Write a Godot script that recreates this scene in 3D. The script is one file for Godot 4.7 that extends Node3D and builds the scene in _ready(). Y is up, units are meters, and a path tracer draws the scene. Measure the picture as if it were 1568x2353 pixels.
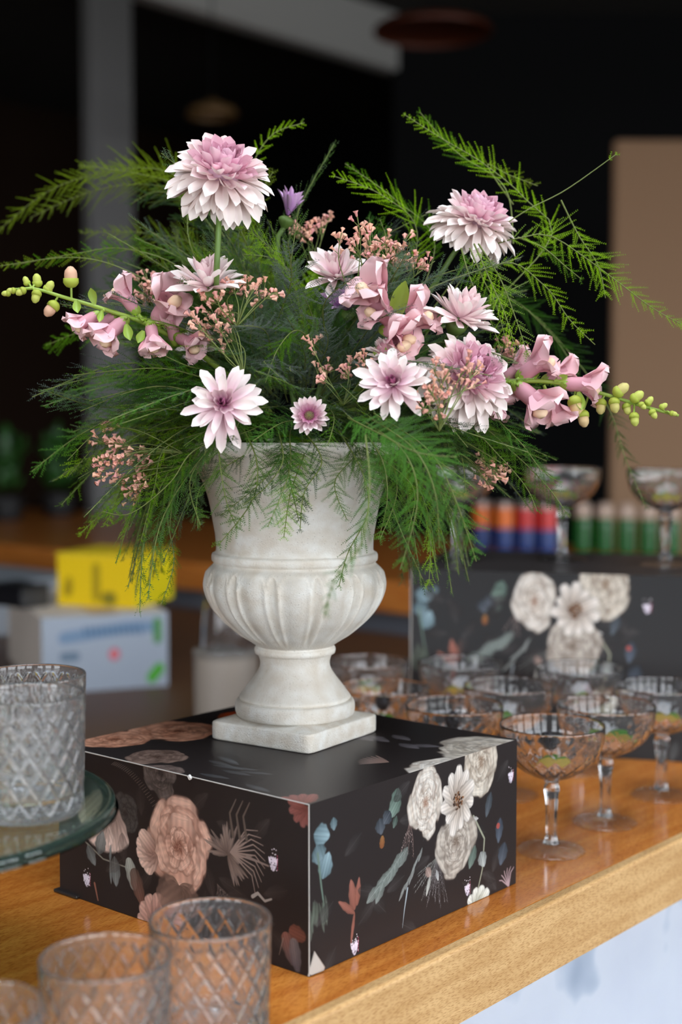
extends Node3D
# Flower urn on a floral box at a bar counter, with cut glasses around it.

const HC := 1.05            # height of the counter top above the floor
const SIDE_WINDOWS := [-5.6, -3.4, -1.2, 1.0, 3.2]
const FRONT_WINDOWS := [-2.0, 0.4, 2.8]
const DAY := 4.3             # radiance of the lamps in the daylight openings over pi
const EYE := 0.47           # height of the lens above the counter top
const FPX := 3268.0         # focal length in pixels of the 1568 x 2353 frame

# ---------------------------------------------------------------- mesh builder
class MB:
	var v := PackedVector3Array()
	var uv := PackedVector2Array()
	var c := PackedColorArray()
	var ix := PackedInt32Array()
	var col := Color.WHITE
	func p(a: Vector3, t := Vector2.ZERO) -> int:
		v.append(a)
		uv.append(t)
		c.append(col)
		return v.size() - 1
	func t(a: int, b: int, d: int) -> void:      # counter-clockwise seen from outside
		ix.append(a)
		ix.append(d)
		ix.append(b)
	func q(a: int, b: int, d: int, e: int) -> void:
		t(a, b, d)
		t(a, d, e)
	func face(a: Vector3, b: Vector3, d: Vector3, e: Vector3) -> void:
		q(p(a, Vector2(0, 1)), p(b, Vector2(1, 1)), p(d, Vector2(1, 0)), p(e, Vector2(0, 0)))
	func grid(rows: int, cols: int, at: int, wrap: bool) -> void:
		for i in rows - 1:
			for j in (cols if wrap else cols - 1):
				var k := (j + 1) % cols
				q(at + i * cols + j, at + (i + 1) * cols + j, at + (i + 1) * cols + k, at + i * cols + k)
	func add(m: MB, x: Transform3D) -> void:
		var at := v.size()
		for a in m.v:
			v.append(x * a)
		uv.append_array(m.uv)
		c.append_array(m.c)
		for i in m.ix:
			ix.append(i + at)
	func arrays() -> Array:
		var n := PackedVector3Array()
		n.resize(v.size())
		for i in range(0, ix.size(), 3):
			var a := ix[i]
			var b := ix[i + 1]
			var d := ix[i + 2]
			var w := (v[d] - v[a]).cross(v[b] - v[a])
			n[a] += w
			n[b] += w
			n[d] += w
		for i in n.size():
			n[i] = n[i].normalized() if n[i].length_squared() > 1e-24 else Vector3.UP
		var arr := []
		arr.resize(Mesh.ARRAY_MAX)
		arr[Mesh.ARRAY_VERTEX] = v
		arr[Mesh.ARRAY_NORMAL] = n
		arr[Mesh.ARRAY_TEX_UV] = uv
		arr[Mesh.ARRAY_COLOR] = c
		arr[Mesh.ARRAY_INDEX] = ix
		return arr
	func mesh(into: ArrayMesh = null) -> ArrayMesh:
		var m := into if into else ArrayMesh.new()
		m.add_surface_from_arrays(Mesh.PRIMITIVE_TRIANGLES, arrays())
		return m

# ---------------------------------------------------------------- print painter: flat floral paper, drawn in metres
class Paper:
	var im: Image
	var s := 3000.0
	var w := 0
	var h := 0
	var rng := RandomNumberGenerator.new()
	func _init(wm: float, hm: float, pixels_per_metre: float, base: Color, sd: int) -> void:
		s = pixels_per_metre
		w = int(wm * s)
		h = int(hm * s)
		im = Image.create(w, h, false, Image.FORMAT_RGB8)
		im.fill(base)
		rng.seed = sd
	func put(x: int, y: int, k: Color, a: float) -> void:
		im.set_pixel(x, y, im.get_pixel(x, y).lerp(k, a))
	# one petal or leaf from (x, y): length l along ang, half width b, colours from base to tip, squeezed in x by sx
	func petal(x: float, y: float, ang: float, l: float, b: float, k0: Color, k1: Color, alpha := 1.0, pointed := 0.5, sx := 1.0) -> void:
		var ca := cos(ang)
		var sa := sin(ang)
		var ex := (absf(ca) * l + b) * sx
		var mx := x + 0.5 * ca * l * sx
		var my := y + 0.5 * sa * l
		var hx := (absf(ca) * l * 0.5 + absf(sa) * b) * sx + 0.001
		var hy := absf(sa) * l * 0.5 + absf(ca) * b + 0.001
		var seedk := rng.randf() * 9.0
		for j in range(maxi(0, int((my - hy) * s)), mini(h, int((my + hy) * s) + 1)):
			for i in range(maxi(0, int((mx - hx) * s)), mini(w, int((mx + hx) * s) + 1)):
				var dx := ((i + 0.5) / s - x) / sx
				var dy := (j + 0.5) / s - y
				var t := (dx * ca + dy * sa) / l
				if t <= 0.0 or t >= 1.0:
					continue
				var q := (dy * ca - dx * sa) / b
				var e := pow(sin(PI * pow(t, 0.8)), pointed)
				e *= 1.0 + 0.06 * sin(t * 21.0 + seedk)
				var r := absf(q) / maxf(e, 0.01)
				if r >= 1.0:
					continue
				var k := k0.lerp(k1, clampf(t * 1.15, 0.0, 1.0))
				var tone := 1.0 - 0.24 * r * r + 0.05 * sin(q * 17.0 + seedk * 3.0)
				k = Color(k.r * tone, k.g * tone, k.b * tone)
				put(i, j, k, alpha * clampf((1.0 - r) * 7.0, 0.0, 1.0) * clampf((1.0 - t) * 14.0, 0.0, 1.0))
	func dot(x: float, y: float, r: float, k: Color, alpha := 1.0) -> void:
		for j in range(maxi(0, int((y - r) * s)), mini(h, int((y + r) * s) + 2)):
			for i in range(maxi(0, int((x - r) * s)), mini(w, int((x + r) * s) + 2)):
				var d := Vector2((i + 0.5) / s - x, (j + 0.5) / s - y).length() * s
				var a := clampf(r * s - d + 0.5, 0.0, 1.0)
				if a > 0.0:
					put(i, j, k, a * alpha)
	func line(pts: Array, r0: float, r1: float, k: Color, alpha := 1.0) -> void:
		for n in pts.size() - 1:
			var a: Vector2 = pts[n]
			var b: Vector2 = pts[n + 1]
			var m := maxi(2, int(a.distance_to(b) * s / 1.2))
			for i in m:
				var f := float(n) / (pts.size() - 1) + float(i) / m / (pts.size() - 1)
				var o := a.lerp(b, float(i) / m)
				dot(o.x, o.y, lerpf(r0, r1, f), k, alpha)
	# full many-petalled bloom
	func rose(x: float, y: float, r: float, sx: float, rim: Color, mid: Color, deep: Color, turns := 5) -> void:
		for n in turns:
			var f := 1.0 - 0.86 * float(n) / turns
			var cnt := int(lerpf(5, 9, f))
			var off := rng.randf() * TAU
			for i in cnt:
				var a := off + TAU * i / cnt + rng.randf_range(-0.35, 0.35)
				var l := r * f * rng.randf_range(0.82, 1.06)
				var hb := l * rng.randf_range(0.42, 0.72)
				var o := Vector2(x + cos(a + 1.6) * r * f * 0.1 * sx, y + sin(a + 1.6) * r * f * 0.1)
				petal(o.x, o.y, a, l * 1.02, hb * 1.05, deep, deep.lerp(mid, 0.6), 0.5, 0.32, sx)
				petal(o.x, o.y, a, l, hb, deep.lerp(mid, 0.3 + 0.4 * f), mid.lerp(rim, rng.randf_range(0.2, 0.9)), 0.95, 0.32, sx)
				# bright turned-over lip of the petal
				var e := Vector2(cos(a) * sx, sin(a)) * l * 0.86
				petal(o.x + e.x - sin(a) * -hb * 0.5 * sx, o.y + e.y + cos(a) * -hb * 0.5, a + PI / 2, hb, l * 0.07, rim.lerp(mid, 0.2), rim, 0.55, 0.6, sx)
		for i in 16:
			var a := rng.randf() * TAU
			var q := rng.randf_range(0.02, 0.12) * r
			petal(x + cos(a) * q * sx, y + sin(a) * q, a + 1.3, r * rng.randf_range(0.12, 0.24), r * 0.045, deep, mid.lerp(rim, 0.3), 0.85, 0.5, sx)
	func leaf(x: float, y: float, ang: float, l: float, b: float, k: Color, alpha := 1.0) -> void:
		petal(x, y, ang, l, b, k.darkened(0.25), k.lightened(0.1), alpha, 0.9)
		line([Vector2(x, y), Vector2(x, y) + Vector2.from_angle(ang) * l * 0.9], 0.0003, 0.0002, k.lightened(0.25), 0.5 * alpha)
	func butterfly(x: float, y: float, r: float) -> void:
		for i in 5:
			petal(x, y + r * 0.7, -PI / 2 + (i - 2) * 0.2, r * 1.5, r * 0.2, Color(0.8, 0.75, 0.8), Color(0.95, 0.9, 0.95), 0.95, 0.5)
		for i in 30:
			dot(x + rng.randf_range(-0.55, 0.55) * r, y + rng.randf_range(-1.5, 0.6) * r, r * 0.06, Color(0.95, 0.9, 0.92) if rng.randf() > 0.4 else Color(0.1, 0.06, 0.08))
		for i in 7:
			dot(x + r * 0.55, y + (i - 4) * r * 0.22, r * 0.07, Color(0.75, 0.3, 0.42), 0.8)
	func spray(x: float, y: float, a0: float, a1: float, n: int, l: float, k: Color, alpha := 0.6) -> void:
		for i in n:
			var a := lerpf(a0, a1, (i + 0.5) / n) + rng.randf_range(-0.08, 0.08)
			var m := l * rng.randf_range(0.6, 1.0)
			var o := Vector2(x, y)
			var e := o + Vector2.from_angle(a) * m
			line([o, o.lerp(e, 0.5) + Vector2(0.002, 0.0), e], 0.0004, 0.0002, k, alpha)
			for j in int(m / 0.0022):
				var g := o.lerp(e, 0.3 + 0.7 * j / (m / 0.0022))
				dot(g.x + rng.randf_range(-0.001, 0.001), g.y, rng.randf_range(0.0003, 0.0009), k.lightened(rng.randf() * 0.3), alpha)

# ---------------------------------------------------------------- naming
var used := {}
var M := {}
var rng := RandomNumberGenerator.new()
var cam: Camera3D

func numbered(called: String, under: Node) -> String:
	var key := str(under.get_instance_id()) + called
	var n: int = used.get(key, 0)
	used[key] = n + 1
	return called if n == 0 else "%s_%03d" % [called, n]

func tag(o: Node3D, label: String, category: String, group := "", kind := "") -> Node3D:
	o.set_meta("label", label)
	o.set_meta("category", category)
	if group:
		o.set_meta("group", group)
	if kind:
		o.set_meta("kind", kind)
	return o

func thing(called: String, label: String, category: String, at := Vector3.ZERO, group := "") -> Node3D:
	var o := Node3D.new()
	o.name = numbered(called, self)
	o.position = at
	add_child(o, true)
	return tag(o, label, category, group)

func obj(called: String, mesh: Mesh, m: Material, under: Node3D = self, x := Transform3D.IDENTITY) -> MeshInstance3D:
	var o := MeshInstance3D.new()
	o.name = numbered(called, under)
	o.mesh = mesh
	if m:
		o.material_override = m
	o.transform = x
	under.add_child(o, true)
	return o

func struct(called: String, mesh: Mesh, m: Material, label: String, category: String, x := Transform3D.IDENTITY) -> MeshInstance3D:
	var o := obj(called, mesh, m, self, x)
	tag(o, label, category, "", "structure")
	return o

func dup(o: Node3D, label: String, at: Vector3, turn: float) -> Node3D:
	var r: Node3D = o.duplicate()
	r.name = numbered(str(o.name), self)
	add_child(r, true)
	r.position = at
	r.rotation = Vector3(0, turn, 0)
	r.set_meta("label", label)
	return r

# ---------------------------------------------------------------- from the photograph to the room
func eye() -> Vector3:
	return Vector3(0, HC + EYE, 0)

func ray(px: float, py: float) -> Vector3:
	return cam.transform.basis * Vector3((px - 784.0) / FPX, (1176.5 - py) / FPX, -1.0)

func at(px: float, py: float, d: float) -> Vector3:
	return eye() + ray(px, py) * d

func on(px: float, py: float, h := 0.0) -> Vector3:
	var r := ray(px, py)
	return eye() + r * ((h - EYE) / r.y)

func ats(pts: Array) -> Array[Vector3]:      # [px, py, depth] each
	var o: Array[Vector3] = []
	for a in pts:
		o.append(at(a[0], a[1], a[2]))
	return o

# ---------------------------------------------------------------- shapes
func slab(lo: Vector3, hi: Vector3, e := 0.002) -> MB:      # chamfered block
	var m := MB.new()
	block(m, lo, hi, e)
	return m

func block(m: MB, lo: Vector3, hi: Vector3, e: float) -> void:
	var c := (lo + hi) / 2
	var h := (hi - lo) / 2
	e = minf(e, minf(h.x, minf(h.y, h.z)) * 0.9)
	var id := {}
	for ax in 3:
		for sg in [-1, 1]:
			for u in [-1, 1]:
				for w in [-1, 1]:
					var a := Vector3.ZERO
					a[ax] = sg * h[ax]
					a[(ax + 1) % 3] = u * (h[(ax + 1) % 3] - e)
					a[(ax + 2) % 3] = w * (h[(ax + 2) % 3] - e)
					id[[ax, sg, u, w]] = c + a
	for ax in 3:
		for sg in [-1, 1]:
			fan(m, [id[[ax, sg, -1, -1]], id[[ax, sg, 1, -1]], id[[ax, sg, 1, 1]], id[[ax, sg, -1, 1]]], c)
	for ax in 3:      # edges parallel to ax, between faces b and d
		for sb in [-1, 1]:
			for sd in [-1, 1]:
				var b := (ax + 1) % 3
				var d := (ax + 2) % 3
				# face b: (ax+1): its u axis is d, w axis is ax ; face d: u axis is ax, w axis is b
				fan(m, [id[[b, sb, sd, -1]], id[[b, sb, sd, 1]], id[[d, sd, 1, sb]], id[[d, sd, -1, sb]]], c)
	for sx in [-1, 1]:
		for sy in [-1, 1]:
			for sz in [-1, 1]:
				fan(m, [id[[0, sx, sy, sz]], id[[1, sy, sz, sx]], id[[2, sz, sx, sy]]], c)

func fan(m: MB, pts: Array, c: Vector3) -> void:      # a convex polygon turned away from c
	var n: Vector3 = (pts[1] - pts[0]).cross(pts[2] - pts[0])
	if n.dot(pts[0] - c) < 0:
		pts.reverse()
	var k := []
	for a in pts:
		k.append(m.p(a))
	for i in range(1, pts.size() - 1):
		m.t(k[0], k[i], k[i + 1])

func lathe(prof: Array, segs: int, disp: Variant = null, m: MB = null) -> MB:
	if m == null:
		m = MB.new()
	var s0 := m.v.size()
	for i in prof.size():
		var r: float = prof[i][0]
		var y: float = prof[i][1]
		for j in segs:
			var th := TAU * j / segs
			var ry: Variant = Vector2(r, y)
			if disp != null:
				ry = disp.call(r, y, th, i)
				if ry is Vector3:
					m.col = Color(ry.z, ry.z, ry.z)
			m.p(Vector3(ry.x * cos(th), ry.y, ry.x * sin(th)), Vector2(float(j) / segs, float(i) / prof.size()))
	m.grid(prof.size(), segs, s0, true)
	return m

func smooth_profile(pts: Array, step: float) -> Array:      # Catmull-Rom through [r, y] points
	var o := []
	for i in pts.size() - 1:
		var a := Vector2(pts[maxi(i - 1, 0)][0], pts[maxi(i - 1, 0)][1])
		var b := Vector2(pts[i][0], pts[i][1])
		var c := Vector2(pts[i + 1][0], pts[i + 1][1])
		var d := Vector2(pts[mini(i + 2, pts.size() - 1)][0], pts[mini(i + 2, pts.size() - 1)][1])
		var n := maxi(1, int(b.distance_to(c) / step))
		for k in n:
			var q := b.cubic_interpolate(c, a, d, float(k) / n)
			o.append([maxf(q.x, 0.00002), q.y])
	o.append([maxf(pts[-1][0], 0.00002), pts[-1][1]])
	return o

func curve(pts: Array[Vector3], n: int) -> PackedVector3Array:      # n + 1 points, evenly spaced on a smooth curve
	var dense := PackedVector3Array()
	for i in pts.size() - 1:
		for k in 12:
			dense.append(pts[i].cubic_interpolate(pts[i + 1], pts[maxi(i - 1, 0)], pts[mini(i + 2, pts.size() - 1)], k / 12.0))
	dense.append(pts[-1])
	var total := 0.0
	for i in dense.size() - 1:
		total += dense[i].distance_to(dense[i + 1])
	var o := PackedVector3Array()
	var seg := 0
	var run := 0.0
	for k in n + 1:
		var want := total * k / n
		while seg < dense.size() - 2 and run + dense[seg].distance_to(dense[seg + 1]) < want:
			run += dense[seg].distance_to(dense[seg + 1])
			seg += 1
		o.append(dense[seg].lerp(dense[seg + 1], clampf((want - run) / maxf(dense[seg].distance_to(dense[seg + 1]), 1e-6), 0, 1)))
	return o

func tube(m: MB, path: PackedVector3Array, r0: float, r1: float, sides := 6) -> void:
	var s0 := m.v.size()
	var up := Vector3(0.31, 0.2, 0.93)
	var n := path.size()
	for i in n:
		var d := (path[mini(i + 1, n - 1)] - path[maxi(i - 1, 0)]).normalized()
		var a := d.cross(up).normalized()
		up = a.cross(d)
		var r := lerpf(r0, r1, float(i) / (n - 1))
		for j in sides:
			var th := TAU * j / sides
			m.p(path[i] + (a * cos(th) + d.cross(a) * sin(th)) * r)
	for i in n - 1:
		for j in sides:
			var k := (j + 1) % sides
			m.q(s0 + i * sides + j, s0 + i * sides + k, s0 + (i + 1) * sides + k, s0 + (i + 1) * sides + j)
	for e in [0, n - 1]:
		var cc := m.p(path[e])
		for j in sides:
			var k := (j + 1) % sides
			if e == 0:
				m.t(cc, s0 + k, s0 + j)
			else:
				m.t(cc, s0 + e * sides + j, s0 + e * sides + k)

func frame_y(dir: Vector3, hint := Vector3(0.2, 0.3, 0.9)) -> Basis:      # y along dir, z as near to hint as can be
	var y := dir.normalized()
	var x := y.cross(hint)
	x = x.normalized() if x.length() > 0.01 else y.cross(Vector3(1, 0.1, 0)).normalized()
	return Basis(x, y, x.cross(y))

# ---------------------------------------------------------------- materials
func mat(called: String, k: Color, rough := 0.6, metal := 0.0) -> StandardMaterial3D:
	var m := StandardMaterial3D.new()
	m.resource_name = called
	m.albedo_color = k
	m.roughness = rough
	m.metallic = metal
	m.cull_mode = BaseMaterial3D.CULL_DISABLED
	if called.ends_with("wall") or called in ["ceiling_grey", "floor_dark", "leg_panel", "tan_panel", "beam_grey_lightened", "grey_steel"] or called.begins_with("fern"):
		m.specular_mode = BaseMaterial3D.SPECULAR_DISABLED
	M[called] = m
	return m

func noise(freq: float, octaves: int, ramp: Array, size := 512, kind := FastNoiseLite.TYPE_SIMPLEX_SMOOTH, sd := 1) -> NoiseTexture2D:
	var f := FastNoiseLite.new()
	f.noise_type = kind
	f.frequency = freq
	f.fractal_octaves = octaves
	f.seed = sd
	if octaves == 1:
		f.fractal_type = FastNoiseLite.FRACTAL_NONE
	var t := NoiseTexture2D.new()
	t.width = size
	t.height = size
	t.seamless = true
	t.noise = f
	if ramp.size():
		var g := Gradient.new()
		var o := PackedFloat32Array()
		var k := PackedColorArray()
		for a in ramp:
			o.append(a[0])
			k.append(a[1])
		g.offsets = o
		g.colors = k
		t.color_ramp = g
	return t

func triplanar(m: StandardMaterial3D, s: Vector3) -> void:
	m.uv1_triplanar = true
	m.uv1_world_triplanar = true
	m.uv1_scale = s

func glass_mat(called: String, k: Color, a := 0.02, rs := 0.05) -> StandardMaterial3D:
	var m := mat(called, Color(k.r, k.g, k.b, a), 0.0)
	m.refraction_enabled = true
	m.refraction_scale = rs
	m.transparency = BaseMaterial3D.TRANSPARENCY_ALPHA
	return m

func vmat(called: String, rough: float, back := 0.0) -> StandardMaterial3D:
	var m := mat(called, Color.WHITE, rough)
	m.vertex_color_use_as_albedo = true
	if back > 0:
		m.backlight_enabled = true
		m.backlight = Color(back, back, back)
	return m

func make_materials() -> void:
	for w in [["counter_wood", Color(0.82, 0.52, 0.23), Color(0.75, 0.44, 0.175), 0.16, Vector3(9, 9, 1.1)], ["daylit_edge_wood", Color(0.84, 0.68, 0.47), Color(0.77, 0.60, 0.39), 0.5, Vector3(9, 11, 1.3)], ["leg_wood", Color(0.80, 0.50, 0.23), Color(0.72, 0.42, 0.17), 0.28, Vector3(1.1, 9, 9)]]:  # edge band: same wood, its colour paled for the daylight on it
		var m := mat(w[0], Color.WHITE, w[3])
		m.albedo_texture = noise(0.012, 4, [[0.2, w[2]], [0.8, w[1]]], 512, FastNoiseLite.TYPE_SIMPLEX_SMOOTH, 5)
		triplanar(m, w[4])
		m.detail_enabled = true
		m.detail_blend_mode = BaseMaterial3D.BLEND_MODE_MUL
		m.detail_albedo = noise(0.05, 2, [[0.0, Color(0.74, 0.66, 0.56)], [0.3, Color(0.88, 0.83, 0.76)], [0.42, Color.WHITE]], 512, FastNoiseLite.TYPE_SIMPLEX_SMOOTH, 9)
		m.detail_uv_layer = BaseMaterial3D.DETAIL_UV_2
		m.uv2_triplanar = true
		m.uv2_world_triplanar = true
		m.uv2_scale = Vector3(w[4].x * 3.2, w[4].y * 3.2, w[4].z * 3.2) if w[0] != "leg_wood" else Vector3(4, 30, 30)
	mat("marble", Color.WHITE, 0.35).albedo_texture = noise(0.006, 4, [[0.0, Color(0.5, 0.55, 0.63)], [0.36, Color(0.70, 0.74, 0.80)], [0.45, Color(0.80, 0.82, 0.86)], [1.0, Color(0.77, 0.79, 0.84)]], 512, FastNoiseLite.TYPE_SIMPLEX_SMOOTH, 22)
	triplanar(M.marble, Vector3(1.4, 1.4, 1.4))
	var s := mat("concrete_white", Color.WHITE, 0.88)
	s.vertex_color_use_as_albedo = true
	s.albedo_texture = noise(0.012, 5, [[0.1, Color(0.83, 0.78, 0.71)], [0.5, Color(0.88, 0.85, 0.80)], [0.85, Color(0.93, 0.92, 0.89)]], 512, FastNoiseLite.TYPE_SIMPLEX_SMOOTH, 3)
	triplanar(s, Vector3(6, 6, 6))
	s.heightmap_enabled = true
	s.heightmap_texture = noise(0.16, 3, [], 512, FastNoiseLite.TYPE_SIMPLEX_SMOOTH, 8)
	s.heightmap_scale = 0.06
	s.detail_enabled = true
	s.detail_blend_mode = BaseMaterial3D.BLEND_MODE_MUL
	s.detail_albedo = noise(0.11, 1, [[0.0, Color(0.35, 0.32, 0.28)], [0.045, Color(0.4, 0.38, 0.33)], [0.06, Color.WHITE]], 512, FastNoiseLite.TYPE_SIMPLEX_SMOOTH, 31)
	s.detail_uv_layer = BaseMaterial3D.DETAIL_UV_2
	s.uv2_triplanar = true
	s.uv2_world_triplanar = true
	s.uv2_scale = Vector3(9, 9, 9)
	mat("dark_wall", Color(0.135, 0.118, 0.108), 0.8)
	mat("black_wall", Color(0.11, 0.11, 0.112), 0.75)
	mat("front_wall", Color(0.5, 0.48, 0.46), 0.8)
	mat("brown_wall", Color(0.19, 0.14, 0.11), 0.8)
	mat("grey_steel", Color(0.44, 0.435, 0.43), 0.7)
	mat("ceiling_grey", Color(0.3, 0.29, 0.28), 0.9)
	mat("tan_panel", Color(0.58, 0.46, 0.36), 0.9)
	mat("floor_dark", Color(0.3, 0.28, 0.26), 0.5)
	mat("outer_wall", Color(0.4, 0.39, 0.38), 0.8)
	mat("bench", Color(0.33, 0.22, 0.14), 0.5)
	mat("leg_panel", Color(0.38, 0.38, 0.4), 0.6)
	glass_mat("glass", Color(1, 1, 1), 0.015)
	mat("clear_pane", Color(1, 1, 1, 0.0), 0.0).transparency = BaseMaterial3D.TRANSPARENCY_ALPHA
	glass_mat("cut_glass", Color(1, 1, 1), 0.035)
	glass_mat("green_glass", Color(0.80, 0.95, 0.88), 0.02)
	mat("stem_green", Color(0.36, 0.46, 0.2), 0.55)
	mat("thin_stem", Color(0.4, 0.44, 0.2), 0.6)
	for g in [["fern_deep", Color(0.12, 0.25, 0.035)], ["fern_mid", Color(0.255, 0.405, 0.035)], ["fern_bright", Color(0.45, 0.60, 0.065)], ["fern_olive", Color(0.35, 0.42, 0.055)], ["fern_cool", Color(0.24, 0.42, 0.13)]]:
		var m := mat(g[0], g[1], 0.85)
		m.backlight_enabled = true
		m.backlight = Color(0.5, 0.5, 0.5)
	vmat("petal", 0.6, 0.35)
	vmat("blossom", 0.65, 0.3)
	vmat("painted", 0.5)

# ---------------------------------------------------------------- light, lens, room
func _ready() -> void:
	rng.seed = 7
	cam = Camera3D.new()
	cam.name = "camera"
	cam.keep_aspect = Camera3D.KEEP_HEIGHT
	cam.rotation = Vector3(-atan(223.5 / FPX), deg_to_rad(40.3), 0)
	cam.position = eye()
	var lens := CameraAttributesPhysical.new()
	lens.frustum_focal_length = 35.0 / (2353.0 / FPX)
	lens.frustum_focus_distance = 1.31
	lens.frustum_near = 0.05
	lens.frustum_far = 60.0
	lens.exposure_aperture = 2.9
	add_child(cam)
	cam.attributes = lens
	cam.near = 0.05
	cam.far = 60.0
	cam.fov = rad_to_deg(2.0 * atan(2353.0 / 2.0 / FPX))
	cam.current = true
	var env := Environment.new()
	env.background_mode = Environment.BG_SKY
	var sky := ProceduralSkyMaterial.new()
	sky.sky_top_color = Color(0.86, 0.91, 0.97)
	sky.sky_horizon_color = Color(0.97, 0.98, 1.0)
	sky.ground_horizon_color = Color(0.62, 0.62, 0.6)
	sky.ground_bottom_color = Color(0.45, 0.45, 0.43)
	sky.sky_energy_multiplier = 4.0
	sky.ground_energy_multiplier = 2.4
	env.sky = Sky.new()
	env.sky.sky_material = sky
	env.tonemap_mode = Environment.TONE_MAPPER_LINEAR
	env.tonemap_exposure = 0.25
	env.sdfgi_enabled = true
	env.ssao_enabled = true
	env.ssil_enabled = true
	var we := WorldEnvironment.new()
	we.name = "daylight"
	we.environment = env
	add_child(we)
	# daylight lamps in the window openings and an added overhead roof light: [centre, size, turn]
	var panes := [[Vector3(-0.4, 4.0, -0.6), Vector2(1.7, 2.2), Vector3(-PI / 2, 0, 0)]]
	for z in SIDE_WINDOWS:
		panes.append([Vector3(4.62, 2.0, z), Vector2(1.7, 2.8), Vector3(0, PI / 2, 0)])
	for x in FRONT_WINDOWS:
		panes.append([Vector3(x, 2.0, 5.62), Vector2(1.5, 2.8), Vector3.ZERO])
	for w in panes:
		var l := AreaLight3D.new()
		l.name = "opening_daylight_lamp"
		l.position = w[0]
		l.rotation = w[2]
		l.area_size = w[1]
		l.area_normalize_energy = false
		l.light_color = Color(0.95, 0.975, 1.0)
		l.light_energy = DAY
		l.area_range = 20.0
		l.shadow_enabled = true
		add_child(l, true)
	make_materials()
	room()
	counters()
	back_bar()
	var box := floral_box()
	second_box()
	urn()
	glasses()
	bouquet()

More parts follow.
